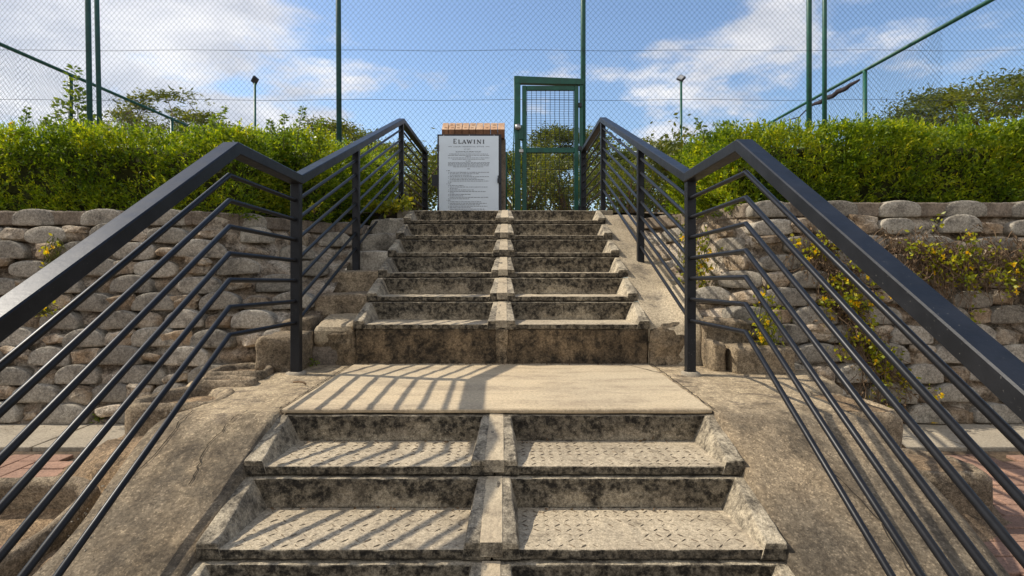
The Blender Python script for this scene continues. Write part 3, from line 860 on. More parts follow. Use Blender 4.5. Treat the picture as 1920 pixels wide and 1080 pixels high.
# hollow kerb blocks stepping down beside the lower flight
def ring_block(label, x, y, z, a, bb, h, t, rz, seed, fill_drop, tilt=0.0):
    root = empty('hollow_block', (x, y, z), rz); tag(root, label, 'kerb block', 'hollow blocks edging the concrete apron')
    root.rotation_euler = (tilt, 0, rz)
    n = 40; vs, fs = [], []
    def out(s_, ins):
        # straight front, round back-left: a D in plan
        c, s2 = math.cos(s_), math.sin(s_)
        ex = 2.2 if s2 > 0 else 5.0
        aa, b2 = a - ins, (bb if s2 > 0 else bb * 0.55) - ins
        return aa * math.copysign(abs(c) ** (2 / ex), c), b2 * math.copysign(abs(s2) ** (2 / ex), s2)
    prof = [(0.0, -h), (-0.002, -h * .4), (0.0, -0.028), (0.010, -0.006), (t * .45, 0.002), (t - .010, -0.005), (t, -0.026), (t + .003, -h * .75)]
    for i in range(n):
        for ins, zz_ in prof:
            px, py = out(2 * PI * i / n, ins)
            p = Vector((px, py, zz_)); d = noise.noise_vector((p + Vector((seed * 3.3, 0, seed))) * 14) * 0.006 + noise.noise_vector((p + Vector((seed, 0, seed))) * 38) * 0.004
            vs.append(p + d)
    m = len(prof)
    for i in range(n):
        for j in range(m - 1):
            fs.append((i * m + j, ((i + 1) % n) * m + j, ((i + 1) % n) * m + j + 1, i * m + j + 1))
    b = MB(); b.add(vs, fs); o = b.build('rim', M['block2'], root, True)
    b = MB(); vs = [(0, 0, -fill_drop + .012)]; fs = []
    for rr in (0.45, 0.8, 1.0):
        for i in range(n):
            px, py = out(2 * PI * i / n, t - 0.004)
            vs.append((px * rr, py * rr, -fill_drop + 0.012 * noise.noise(Vector((px * 9 * rr, py * 9 * rr, seed)))))
    for i in range(n): fs.append((0, 1 + i, 1 + (i + 1) % n))
    for r in range(2):
        for i in range(n): fs.append((1 + r * n + i, 1 + (r + 1) * n + i, 1 + (r + 1) * n + (i + 1) % n, 1 + r * n + (i + 1) % n))
    b.add(vs, fs); b.build('soil_fill', M['soil'], root, True)
    return root
ring_block('low hollow block at the left landing edge, beside the stepped blocks', -1.39, 3.08, 0.032, 0.16, 0.19, 0.12, 0.045, 0.0, 1, 0.03)
ring_block('sunken hollow block second from the left wall foot, nearly buried in the concrete', -1.37, 2.90, 0.012, 0.15, 0.10, 0.10, 0.04, 0.0, 2, 0.012)
ring_block('tall hollow block left of the landing, standing above the concrete strip', -1.43, 2.62, -0.015, 0.20, 0.28, 0.22, 0.055, 0.05, 3, 0.045)
ring_block('wide hollow block at bottom left with sand inside and a dark back wall', -1.71, 1.93, -0.235, 0.31, 0.32, 0.25, 0.05, PI, 4, 0.11, -0.33)
ring_block('orange sand filled block at the right landing edge, next to the wall foot', 1.56, 2.56, -0.04, 0.17, 0.27, 0.18, 0.045, -0.05, 6, 0.004)
ring_block('large dark fronted block on the right with clay pavers beside it', 1.61, 2.15, -0.16, 0.18, 0.20, 0.24, 0.05, -0.08, 7, 0.004)
ring_block('flat sunken block at bottom right below the dark fronted one', 1.68, 1.66, -0.40, 0.24, 0.26, 0.2, 0.05, -0.05, 8, 0.004)

# ================================================================ HANDRAILS
def rail_top(y):
    if y < 2.4: return 1.095 - 0.565 * (2.4 - y)
    if y < 3.13: return 1.095 - 0.02 * (y - 2.4) / 0.73
    if y < 6.11: return 1.075 + 0.3605 * (y - 3.13)
    return 2.149
def handrail(x, lift, label):
    root = empty('handrail', (x, 3.13, 0)); tag(root, label, 'handrail', 'handrails beside the stairs')
    I = inv(root)
    Y = [0.12, 2.4, 3.13, 6.11, 7.80]
    # top rail: mitred rectangular section
    w, h = 0.070, 0.050
    def miter(pts):
        res = []
        for i, p in enumerate(pts):
            a = (p - pts[i - 1]).normalized() if i else None
            b_ = (pts[i + 1] - p).normalized() if i < len(pts) - 1 else None
            t = ((a or b_) + (b_ or a)).normalized()
            nrm = Vector((0, -t.z, t.y))
            k = 1.0 if not (a and b_) else 1 / math.sqrt((1 + a.dot(b_)) / 2)
            res.append((p, nrm * k))
        return res
    pts = [Vector((x, y, rail_top(y) + lift)) for y in Y]
    b = MB(); vs, fs = [], []
    c = 0.004
    sec = [(-w / 2, -c), (-w / 2 + c, 0), (w / 2 - c, 0), (w / 2, -c), (w / 2, -h + c), (w / 2 - c, -h), (-w / 2 + c, -h), (-w / 2, -h + c)]
    for p, nn in miter(pts):
        for u, v in sec: vs.append(p + Vector((u, 0, 0)) + nn * v)
    n = len(sec)
    for i in range(len(pts) - 1):
        for j in range(n): fs.append((i * n + j, i * n + (j + 1) % n, (i + 1) * n + (j + 1) % n, (i + 1) * n + j))
    fs.append(tuple(range(n))); fs.append(tuple((len(pts) - 1) * n + j for j in range(n)))
    b.add(vs, fs)
    o = b.build('top_rail', M['rail'], root); o.data.transform(I)
    bm = bmesh.new(); bm.from_mesh(o.data); bmesh.ops.recalc_face_normals(bm, faces=bm.faces); bm.to_mesh(o.data); bm.free()
    # posts
    for y, zb, s_ in ((0.35, -1.0, 0.05), (3.13, -0.02, 0.05), (4.336, 0.42 if x < 0 else 0.50, 0.05), (6.11, 1.08, 0.05), (7.78, 1.08, 0.07)):
        b = MB(); q = s_ / 2; zt = rail_top(y) + lift - 0.048 + (0.03 if y > 7 else 0)
        ch = 0.004
        prof = [(-q + ch, -q), (q - ch, -q), (q, -q + ch), (q, q - ch), (q - ch, q), (-q + ch, q), (-q, q - ch), (-q, -q + ch)]
        vs = [(x + a, y + c_, zb) for a, c_ in prof] + [(x + a, y + c_, zt - 0.002) for a, c_ in prof]
        b.add(vs, [(j, (j + 1) % 8, 8 + (j + 1) % 8, 8 + j) for j in range(8)] + [tuple(range(8, 16)), tuple(range(7, -1, -1))])
        o = b.build('post', M['rail'], root); o.data.transform(I)
    for y, zc in ((3.13, 0.0),):
        b = MB(); vs = []; n = 18
        for rr_, zz_ in ((.055, -.02), (.050, .003), (.034, .009)):
            for i in range(n):
                a = 2 * PI * i / n; q = rr_ * (1 + .18 * noise.noise(Vector((math.cos(a) * 2, math.sin(a) * 2, x * 3))))
                vs.append((x + q * math.cos(a), y + q * math.sin(a), zc + zz_))
        b.add(vs, [(r * n + i, r * n + (i + 1) % n, (r + 1) * n + (i + 1) % n, (r + 1) * n + i) for r in range(2) for i in range(n)])
        o = b.build('grout_collar', M['kerb'], root, True); o.data.transform(I)
    for k, dzr in enumerate((0.145, 0.250, 0.358, 0.470, 0.580, 0.692, 0.808)):
        b = MB()
        yc = 2.385
        sp = 1 - 0.03 * (k - 3) / 3
        pts = [(x, 0.12, rail_top(2.4) - 0.565 * (yc - 0.12) - dzr + lift), (x, yc, rail_top(2.4) - dzr + lift + 0.005),
               (x, 3.13, 1.08 - dzr + lift), (x, 6.11, 2.175 - dzr * 0.985 + lift), (x, 7.78, 2.165 - dzr * 0.985 + lift)]
        b.tube(pts, 0.0105, 10)
        o = b.build('rod', M['rod'], root, True); o.data.transform(I)
    return root
handrail(-1.109, 0.0, 'charcoal steel handrail with seven rods on the left of the stairs')
handrail(1.031, 0.012, 'charcoal steel handrail with seven rods on the right of the stairs')

# ================================================================ COURT FENCE, GATE, POSTS
def post_obj(name, x, y, z0, z1, r, mat, label=None, cat=None, group=None, parent=None, lean=0.0):
    b = MB(); b.tube([(0, 0, 0), (lean, 0, z1 - z0)], r, 12)
    o = b.build(name, mat, parent, True); o.location = Vector((x, y, z0)) - (parent.location if parent else Vector((0, 0, 0)))
    if label: tag(o, label, cat, group)
    return o
FY = 8.2
fence = empty('chain_link_fence', (0, FY, 1.09)); tag(fence, 'tall diamond mesh court fence with four green poles across the top', 'fence')
for px in (-5.95, -2.40, 1.085, 4.32, -9.5, 7.9):
    post_obj('pole', px, FY + 0.045, 1.09, 6.6, 0.037, M['teal'] if px < 0 else M['green'], parent=fence, lean=-0.09 if px < -3 else (-0.03 if px < 0 else 0.0))
for z in (1.96, 2.95, 3.655):
    b = MB(); pts = []
    for i in range(41):
        pts.append((-10 + 0.5 * i, 0.0, z - 1.09 + 0.008 * math.sin(i * 1.3)))
    b.tube(pts, 0.0032, 4); b.build('straining_wire', M['wire'], fence)
def chain_mesh(parent, x0, x1, z0, z1, pitch, r, axis='x'):
    """two families of slanting wires clipped to a rectangle, woven 3 mm apart"""
    b = MB(); sl = 1.12
    for fam in (1, -1):
        k0 = x0 - (z1 - z0) / sl; k1 = x1 + (z1 - z0) / sl
        k = k0 + (0 if fam > 0 else pitch * .37)
        while k < k1:
            # x = k + fam*(z-z0)/sl
            pts = []
            za, zb = z0, z1
            xa = k if fam > 0 else k
            def xz(z): return k + fam * (z - z0) / sl
            lo, hi = z0, z1
            if fam > 0:
                lo = max(lo, z0 + (x0 - k) * sl); hi = min(hi, z0 + (x1 - k) * sl)
            else:
                lo = max(lo, z0 + (k - x1) * sl); hi = min(hi, z0 + (k - x0) * sl)
            if hi - lo > 0.02:
                yo = 0.004 * fam
                if axis == 'x': pa, pb = (xz(lo), yo, lo), (xz(hi), yo, hi)
                else: pa, pb = (yo, xz(lo), lo), (yo, xz(hi), hi)
                b.tube([pa, pb], r, 3, caps=False)
            k += pitch
    o = b.build('chain_link_mesh', M['wire'], parent); o['kind'] = 'stuff'
    return o
# openings: the gate leaves a gap in the fence
chain_mesh(fence, -10, 0.085, 0.02, 5.3, 0.074, 0.0016)
chain_mesh(fence, 1.075, 8.2, 0.02, 5.3, 0.074, 0.0016)
chain_mesh(fence, 0.085, 1.075, 2.12, 5.3, 0.074, 0.0016)

def side_fence(x, ztop, ys, label):
    root = empty('side_fence', (x, 12, 1.09)); tag(root, label, 'fence', 'low side fences of the court')
    b = MB(); b.tube([(0, -5.5, ztop - 1.09), (0, 10, ztop - 1.09)], 0.030, 10); b.build('top_rail', M['green'], root, True)
    for y in ys:
        b = MB(); b.tube([(0, y - 12, 0), (0, y - 12, ztop - 1.09)], 0.036, 10); b.build('fence_post', M['green'], root, True)
    chain_mesh(root, -3.7, 10, 0.02, ztop - 1.09 - 0.02, 0.085, 0.0017, 'y')
    return root
side_fence(-7.9, 4.04, (7.3, 10.4, 13.5, 16.6, 19.7), 'side fence running away on the left with a sloping looking green rail')
side_fence(6.27, 4.03, (6.9, 10.12, 13.65, 17.2, 20.7), 'side fence running away on the right with a dark bundle under its rail')
post_obj('court_pole', -6.48, 9.2, 1.09, 7.2, 0.036, M['teal'], 'second slim pole close behind the leftmost fence pole', 'pole', 'inner court poles', lean=-0.14)
post_obj('court_pole', 5.06, 9.2, 1.09, 7.2, 0.036, M['green'], 'second slim pole close behind the right hand fence pole', 'pole', 'inner court poles')
# rolled netting below the right hand rail
b = MB(); pts = []
for i in range(14):
    t = i / 13; pts.append((0.02 * math.sin(i * 2.1), t * 1.7, -0.02 * math.sin(t * PI) + 0.01 * math.sin(i * 1.7)))
b.tube(pts, [0.018 + 0.026 * min(1, 4 * min(i / 13, 1 - i / 13)) for i in range(14)], 8)
b.tube([(0.0, 1.7, 0), (0.03, 2.2, -0.09), (0.02, 2.7, -0.03)], 0.012, 5)
o = b.build('rolled_netting', M['dark_net'], None, True); o.location = (6.25, 10.25, 3.90)
tag(o, 'dark rolled netting slung under the right hand sloping fence rail', 'netting')

# gate
GY = 8.0
gate = empty('gate', (0.58, GY, 1.09)); tag(gate, 'green framed mesh gate at the top of the stairs', 'gate')
def gpart(name, x0, x1, z0, z1, d=0.05, mat='green', y=0.0):
    b = MB(); b.box(x0 - 0.58, x1 - 0.58, y - d / 2, y + d / 2, z0 - 1.09, z1 - 1.09)
    me = b.mesh(name, M[mat]); bm = bmesh.new(); bm.from_mesh(me)
    bmesh.ops.bevel(bm, geom=list(bm.edges), offset=0.005, segments=1, affect='EDGES'); bm.to_mesh(me); bm.free()
    return link(name, me, gate)
gpart('gate_jamb', 0.105, 0.185, 1.09, 3.215, 0.08)
gpart('gate_jamb', 1.005, 1.052, 1.09, 3.165, 0.06)
b = MB(); b.hexa([(x - .58, y, z - 1.09) for x, y, z in ((0.10, -.045, 3.115), (1.06, -.045, 3.095), (1.06, .045, 3.095), (0.10, .045, 3.115), (0.10, -.045, 3.212), (1.06, -.045, 3.172), (1.06, .045, 3.172), (0.10, .045, 3.212))])
b.build('gate_lintel', M['green'], gate)
gpart('leaf_stile', 0.208, 0.268, 1.12, 3.085)
gpart('leaf_stile', 0.930, 0.990, 1.12, 3.085)
gpart('leaf_rail', 0.268, 0.930, 3.02, 3.083, 0.048)
gpart('leaf_rail', 0.268, 0.930, 2.155, 2.225, 0.048)
gpart('leaf_rail', 0.268, 0.930, 1.12, 1.18, 0.048)
b = MB()
for i in range(11):
    x = 0.275 + 0.0645 * i - 0.58
    for za, zb in ((1.18, 2.155), (2.225, 3.02)):
        if za > 2: b.tube([(x, 0, za - 1.09), (x, 0, 2.66 - 1.09), (x - .005, -0.018, 2.70 - 1.09), (x, 0, 2.74 - 1.09), (x, 0, zb - 1.09)], 0.0048, 4, caps=False)
        else: b.tube([(x, 0, za - 1.09), (x, 0, zb - 1.09)], 0.0048, 4, caps=False)
z = 1.19
while z < 3.02:
    if not 2.155 < z < 2.225: b.tube([(0.268 - .58, 0.006, z - 1.09), (0.930 - .58, 0.006, z - 1.09)], 0.0028, 4, caps=False)
    z += 0.0245
o = b.build('wire_panel', M['gatewire'], gate); o['kind'] = 'stuff'
b = MB(); b.tube([(0.15 - .58, -0.075, 2.50 - 1.09), (0.15 - .58, -0.04, 2.50 - 1.09)], 0.042, 18); b.build('lock_knob', M['steel'], gate, True)
gpart('lock_case', 0.165, 0.225, 2.33, 2.53, 0.07, 'green', -0.02)
gpart('latch', 0.165, 0.225, 2.155, 2.20, 0.06, 'steel', -0.02)
for z in (1.35, 2.18, 2.78): gpart('hinge', 0.985, 1.03, z, z + 0.06, 0.05, 'frame', -0.03)
b = MB(); b.tube([(0.09 - .58, -.02, 0), (0.08 - .58, -.03, 0.9), (0.105 - .58, -.02, 1.6), (0.10 - .58, -.02, 2.12)], 0.008, 5); b.build('edge_wire', M['green'], gate, True)

b = MB(); b.tube([(0, 0, 0), (0, 0, 0.99), (0, 0, 1.0)], [0.029, 0.029, 0.024], 14)
o = b.build('green_post', M['green'], None, True); o.location = (-0.025, 7.6, 1.09)
tag(o, 'short round green post standing between the notice board and the gate', 'post')

# floodlights on poles
def floodlight(x, y, ztop, face, label):
    root = empty('floodlight', (x, y, 1.09), 0); tag(root, label, 'floodlight', 'floodlights on thin poles around the court')
    b = MB(); b.tube([(0, 0, 0), (0, 0, ztop - 1.09 - 0.1)], [0.055, 0.042], 10); b.build('pole', M['green'], root, True)
    b = MB(); b.box(-0.12, 0.12, -0.04, 0.04, -0.10, 0.10); h = b.build('lamp_head', M['frame'], root)
    b = MB(); b.box(-0.10, 0.10, -0.046, -0.042, -0.08, 0.08); b.build('lens', M['lamp'], h)
    h.location = (0, 0, ztop - 1.09); h.rotation_euler = (R_(-35), R_(face[1]), R_(face[0]))
    b = MB(); b.tube([(-0.07, 0, -0.13), (0.07, 0, -0.13)], 0.015, 6); h2 = b.build('bracket', M['frame'], root); h2.location = (0, 0, ztop - 1.09)
    return root
floodlight(-8.85, 20, 7.05, (140, 35), 'left floodlight on a thin pole above the hedge')
floodlight(5.95, 20, 7.12, (-50, 30), 'right floodlight on a thin green pole above the handrail')
floodlight(6.6, 35, 8.25, (170, 0), 'far small floodlight seen between the right handrail rods')

# ================================================================ NOTICE BOARD AND BRICK PILLAR
NX, NY = -0.467, 7.2
nb = empty('notice_board', (NX, NY, 1.09)); tag(nb, 'white printed notice board in a black metal cabinet beside the gate', 'notice board')
b = MB(); b.box(-0.40, 0.40, 0, 0.10, 0.02, 1.14); b.build('cabinet', M['frame'], nb)
b = MB(); b.box(-0.378, 0.366, -0.012, -0.002, 0.03, 1.118); b.build('board', M['board'], nb)
for z in (0.16, 0.93):
    b = MB(); b.box(-0.402, -0.376, -0.02, -0.004, z, z + 0.075); b.build('hinge', M['frame'], nb)
b = MB(); b.box(0.352, 0.394, -0.035, -0.012, 0.53, 0.585); b.tube([(0.36, -.03, .58), (0.36, -.03, .615), (0.385, -.03, .615), (0.385, -.03, .58)], 0.005, 6); b.build('padlock', M['frame'], nb)
b = MB(); b.box(-0.47, -0.402, 0.02, 0.09, 0.5, 0.64); b.build('side_handle', M['frame'], nb)
for sx_ in (-.32, 0.0, .31):
    b = MB(); b.tube([(sx_, -.006, 1.128), (sx_, .0, 1.128)], 0.006, 8); b.build('screw', M['steel'], nb)
# heading drawn as thick and thin strokes with serifs
def title(parent):
    y0, y1 = -0.0155, -0.0135
    cur = [None]
    def st(xa, za, xb, zb, w):
        d = Vector((xb - xa, 0, zb - za)).normalized(); p = Vector((d.z, 0, -d.x)) * w / 2
        A, B = Vector((xa, 0, za)), Vector((xb, 0, zb))
        q = [A - p, B - p, B + p, A + p]
        cur[0].add([(v.x, y0, v.z) for v in q] + [(v.x, y1, v.z) for v in q],
              [(0, 1, 2, 3), (7, 6, 5, 4), (0, 4, 5, 1), (1, 5, 6, 2), (2, 6, 7, 3), (3, 7, 4, 0)])
    T, t = 0.0105, 0.0045
    def serif(x, z, w=0.018): st(x - w / 2, z, x + w / 2, z, t * .8)
    def E(x, z, w, h):
        st(x, z, x, z + h, T)
        for zz_, k in ((z + t / 2, 1), (z + h * .52, .72), (z + h - t / 2, .95)): st(x - .006, zz_, x + w * k, zz_, t)
        st(x + w, z, x + w, z + .013, t); st(x + w * .95, z + h, x + w * .95, z + h - .011, t)
    def Lc(x, z, w, h):
        st(x, z, x, z + h, T); serif(x, z + h); st(x - .007, z + t / 2, x + w, z + t / 2, t); st(x + w, z, x + w, z + .013, t)
    def A(x, z, w, h):
        st(x, z, x + w / 2, z + h, t); st(x + w / 2, z + h, x + w, z, T); st(x + w * .2, z + h * .34, x + w * .8, z + h * .34, t * .8); serif(x, z); serif(x + w, z)
    def Wc(x, z, w, h):
        st(x, z + h, x + w * .28, z, T); st(x + w * .28, z, x + w * .5, z + h * .9, t); st(x + w * .5, z + h * .9, x + w * .74, z, T); st(x + w * .74, z, x + w, z + h, t); serif(x, z + h); serif(x + w, z + h)
    def Ic(x, z, h): st(x, z, x, z + h, T); serif(x, z); serif(x, z + h)
    def N(x, z, w, h):
        st(x, z, x, z + h, t); st(x, z + h, x + w, z, T); st(x + w, z, x + w, z + h, t); serif(x, z); serif(x, z + h, .012); serif(x + w, z + h)
    z, h = 1.022, 0.046
    for fn, ar in ((E, (-0.190, z, .030, .058)), (Lc, (-0.128, z, .026, h)), (A, (-0.086, z, .042, h)), (Wc, (-0.024, z, .056, h)),
                   (Ic, (0.064, z, h)), (N, (0.102, z, .040, h)), (Ic, (0.178, z, h))):
        cur[0] = MB(); fn(*ar); cur[0].build('letter', M['ink'], parent)
    # rules either side of the subtitle
    for xa in (-.262, .205):
        cur[0] = MB(); st(xa, .985, xa + .047, .985, .002); cur[0].build('rule_line', M['ink'], parent)
title(nb)
def text(s_, size, x, z, mat, space=1.0, name='lettering'):
    cu = bpy.data.curves.new(name, 'FONT'); cu.body = s_; cu.size = size; cu.align_x = 'CENTER'; cu.space_character = space; cu.resolution_u = 2
    o = bpy.data.objects.new(name, cu); COL.objects.link(o)
    dg = bpy.context.evaluated_depsgraph_get()
    me = bpy.data.meshes.new_from_object(o.evaluated_get(dg)); bpy.data.objects.remove(o)
    me.materials.clear(); me.materials.append(M[mat])
    me.transform(Matrix.Translation((x, -0.0145, z)) @ Matrix.Rotation(PI / 2, 4, 'X'))
    return link(name, me, nb)
text('LUXURY RESIDENTIAL ESTATE', 0.022, -0.006, 0.977, 'ink_grey', 1.32)
text('EST 2007', 0.018, -0.025, 0.946, 'ink_grey', 1.15)
text('ELAWINI MULTI-SPORT COURT', 0.0225, -0.010, 0.912, 'ink', 1.0)
# body text: lines too small to read, kept as broken runs of print
b = MB()
def line(x0, x1, z, h, bold=1.0):
    x = x0
    while x < x1:
        w = random.uniform(0.010, 0.042); e = min(x1, x + w)
        h_ = h * .72
        if e - x > 0.004:
            b.add([(x, -0.0148, z), (e, -0.0148, z), (e, -0.0148, z + h_), (x, -0.0148, z + h_)], [(0, 1, 2, 3)])
        x = e + random.uniform(0.005, 0.008)
for x0, x1, z in ((-.25, .23, .890), (-.265, .25, .873), (-.045, .025, .858), (-.265, .25, .841), (-.21, .19, .824)): line(x0, x1, z, .0062)
line(-.045, .025, .801, .0075)
for x0, x1, z in ((-.265, .255, .784), (-.265, .25, .770), (-.265, .255, .756), (-.265, .25, .742), (-.20, .18, .729)): line(x0, x1, z, .0055)
line(-.025, .010, .703, .009)
z = .681
for head, items in (('a', (.49, .36, .27, .49, .34, .43, .49, .02)), ('b', (.17, .47, .10, .30, .45, .05, .26, .17, .49, .24)), ('c', (.40, .46, .38, .47, .26, .43, .44, .40, .47, .31, .45, .40, .28))):
    line(-.285, -.278, z, .008); line(-.268, -.235, z, .008); z -= .0195
    for k, w in enumerate(items):
        if z < 0.05: break
        if k % 3 != 2: line(-.263, -.252, z, .007)
        line(-.243, -.243 + w, z, .0070); z -= .0183
o = b.build('print_lines', M['ink_grey'], nb); o['kind'] = 'stuff'

pil = empty('brick_pillar', (-0.42, 7.36, 1.09)); tag(pil, 'orange brick pillar with upright capping bricks behind the notice board', 'pillar')
x = -0.405
cap = []
for k in range(9):
    w = 0.089 + random.uniform(-.005, .005)
    bb_ = MB()
    bb_.hexa([(x, -.05, 1.115), (x + w - .006, -.05, 1.115), (x + w - .006, .17, 1.115), (x, .17, 1.115),
              (x, -.05, 1.228), (x + w - .006, -.05, 1.228), (x + w - .006, .085, 1.345), (x, .085, 1.345)])
    bb_.m = [0, 1, 0, 0, 0, 0]
    me = rough_mesh(bb_, 'cap_brick', [M['brick'], M['bricktop']], 0.004, 0.05, 0.002, 22, k, False, lambda n, c: 1 if (n.z > .4 and n.y < 0.1) else 0)
    o = link('cap_brick', me, pil)
    for hz in (1.25, 1.30):
        if random.random() < .75:
            cxh = x + w * random.uniform(.35, .6); yb = -.05 + (hz - 1.228) * 1.154
            hb = MB(); hb.add([(cxh - .018, yb - .003, hz), (cxh + .018, yb - .003, hz), (cxh + .018, yb + .010, hz + .012), (cxh - .018, yb + .010, hz + .012)], [(0, 1, 2, 3)])
            hb.build('brick_hole', M['brick'], o)
    x += w
shared = []
for k in range(3):
    bb_ = MB(); bb_.box(-.105, .105, -.05, .05, -.034, .034); shared.append(rough_mesh(bb_, 'brick', [M['brick']], 0.004, 0.2, 0.002, 20, k))
for c in range(15):
    for k in range(-2, 3):
        xx = k * .215 + (.05 if c % 2 else -.05)
        if abs(xx) > .33: continue
        o = link('brick', shared[random.randrange(3)], pil); o.location = (xx * .98, .06, .04 + c * .073)
bb_ = MB(); bb_.box(-.40, .405, .0, .14, 0, 1.112); bb_.build('mortar_core', M['coping'], pil)

# ================================================================ HEDGES
def rnd(n, a, b_): return rng.uniform(a, b_, n)
def unit(n):
    v = rng.normal(size=(n, 3)); return v / np.linalg.norm(v, axis=1, keepdims=True)
def hedge(label, boxes, seed, nsh):
    """boxes: (x0, x1, y0, y1, z0, ztop) volumes with leafy faces"""
    root = empty('hedge', ((boxes[0][0] + boxes[0][1]) / 2, boxes[0][2], boxes[0][4])); tag(root, label, 'hedge', 'clipped hedges above the retaining walls')
    I = np.array(root.location)
    Pn, Dn = [], []
    core = MB()
    for (x0, x1, y0, y1, z0, z1, faces, share) in boxes:
        n = int(nsh * share)
        areas = {'f': (x1 - x0) * (z1 - z0), 't': (x1 - x0) * (y1 - y0) * 0.55, 'l': (y1 - y0) * (z1 - z0), 'r': (y1 - y0) * (z1 - z0)}
        tot = sum(areas[f] for f in faces)
        for f in faces:
            m = int(n * areas[f] / tot)
            u, v = rng.random(m), rng.random(m)
            dep = rng.exponential(0.05, m).clip(0, 0.22)
            if f == 'f': p = np.stack([x0 + (x1 - x0) * u, y0 + dep, z0 + (z1 - z0) * v], 1); nr = (0, -1, 0.25)
            elif f == 't': p = np.stack([x0 + (x1 - x0) * u, y0 + (y1 - y0) * v, z1 - dep], 1); nr = (0, -0.15, 1)
            elif f == 'l': p = np.stack([x0 + dep, y0 + (y1 - y0) * u, z0 + (z1 - z0) * v], 1); nr = (-1, 0, 0.3)
            else: p = np.stack([x1 - dep, y0 + (y1 - y0) * u, z0 + (z1 - z0) * v], 1); nr = (1, 0, 0.3)
            bump = np.array([noise.noise(Vector((a[0] * 3.2, a[1] * 3.2, a[2] * 4.2 + seed))) + 0.5 * noise.noise(Vector((a[0] * 8, a[1] * 8, a[2] * 9 + seed))) for a in p])
            nv = np.array(nr) / np.linalg.norm(nr)
            p = p + nv * (bump * (0.028 if f == 't' else 0.06))[:, None]
            keep = rng.random(m) < (0.62 + 0.5 * bump)
            # rounded shoulders
            d = nv * 0.8 + np.array([0, 0, 0.45]) + unit(m) * 0.75
            Pn.append(p[keep]); Dn.append(d[keep])
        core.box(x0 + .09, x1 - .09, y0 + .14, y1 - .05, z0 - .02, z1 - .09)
    P, D = np.concatenate(Pn), np.concatenate(Dn)
    D /= np.linalg.norm(D, axis=1, keepdims=True)
    k = 8
    n = len(P)
    sl = rng.uniform(0.04, 0.105, n)
    PP = np.repeat(P, k, 0) + np.repeat(D * sl[:, None], k, 0) * np.tile(np.linspace(0, 1, k), n)[:, None]
    DD = np.repeat(D, k, 0) * 0.9 + unit(n * k) * 0.75
    leaves('foliage', PP - I, DD, rng.uniform(0.020, 0.040, n * k), rng.uniform(0.007, 0.014, n * k), M['hedge'], root)
    # broader leaves of creepers scattered over the face
    m = n // 9; idx = rng.choice(n, m)
    leaves('broad_leaf', P[idx] + D[idx] * 0.03 - I, D[idx] * .5 + unit(m) * .6 + np.array([0, -.3, -.2]), rng.uniform(0.03, 0.05, m), rng.uniform(0.022, 0.036, m), M['sprig'], root)
    me = rough_mesh(core, 'twig_core', [M['hedge_core']], 0.04, 0.10, 0.06, 5, seed, False, None, 6)
    o = link('twig_core', me, root); me.transform(Matrix.Translation(-root.location)); o['kind'] = 'stuff'
    # yellow flowers
    m = 34; idx = rng.choice(n, m)
    c = np.repeat(P[idx] + D[idx] * 0.07, 6, 0)
    leaves('flowers', c - I, unit(m * 6) + np.array([0, -.5, .3]), 0.018, 0.014, M['petal'], root)
    return root
hl = hedge('clipped green hedge on the left wall, running up to the left handrail', [
    (-4.6, -1.72, 3.86, 4.9, 0.90, 1.475, 'ftr', 0.62), (-2.0, -1.42, 4.45, 5.4, 0.92, 1.58, 'ftr', 0.16), (-2.1, -1.34, 5.2, 6.0, 1.0, 1.67, 'ftr', 0.12), (-2.2, -1.34, 6.0, 7.4, 1.08, 1.84, 'ftr', 0.10)], 1, 17000)
hr = hedge('clipped green hedge on the right wall with dense bright top', [
    (1.50, 4.7, 3.88, 5.0, 0.93, 1.51, 'ftl', 0.93), (1.40, 1.54, 4.1, 4.8, 0.93, 1.32, 'ftl', 0.07)], 2, 15500)

def sprig(parent, base, h, n, seed, lean=(0, 0), leaf=(0.022, 0.036), mat='sprig', spread=0.3, name='shoot'):
    """upright leafy shoot growing out of a hedge or wall"""
    r = random.Random(seed); o0 = parent.location if parent else Vector((0, 0, 0))
    b = MB(); pts = []; p = Vector(base)
    d = Vector((lean[0], lean[1], 1)).normalized()
    segs = 7
    for i in range(segs + 1):
        pts.append(p.copy() - o0); d = (d + Vector((r.uniform(-.16, .16), r.uniform(-.16, .16), 0.05))).normalized(); p = p + d * h / segs
    b.tube(pts, [0.0035 * (1 - i / segs) + 0.0012 for i in range(segs + 1)], 4)
    st = b.build(name, M['greenstem'], parent)
    P, D = [], []
    for k in range(n):
        t = r.uniform(0.12, 1.0); i = min(segs - 1, int(t * segs)); q = pts[i].lerp(pts[i + 1], t * segs - i)
        an = r.uniform(0, 2 * PI); P.append(q + Vector((math.cos(an), math.sin(an), 0)) * r.uniform(0, spread * 0.12 * (1.15 - t)))
        D.append((math.cos(an), math.sin(an), r.uniform(-.3, .7)))
    lf = leaves('leaves', np.array([tuple(v) for v in P]), np.array(D), rng.uniform(leaf[0], leaf[1], n), rng.uniform(leaf[0], leaf[1], n) * .55, M[mat], st)
    return st
for k, (x, y, h) in enumerate(((-1.55, 4.3, 0.30), (-1.62, 4.25, 0.22), (-1.47, 4.5, 0.26), (-1.72, 4.3, 0.20), (-1.40, 4.4, .18), (-2.13, 4.2, 0.30), (-2.15, 4.25, 0.22), (-2.08, 4.2, .17),
                               (-3.05, 4.2, 0.22), (-3.2, 4.3, 0.20), (-3.5, 4.2, .26), (-3.35, 4.5, .2), (-2.8, 4.2, .12), (-2.45, 4.1, .10), (-3.9, 4.2, .28), (-1.9, 4.1, .1))):
    sprig(hl, (x, y, 1.44), h + .04, int(60 + h * 220), k, (0.05, 0))
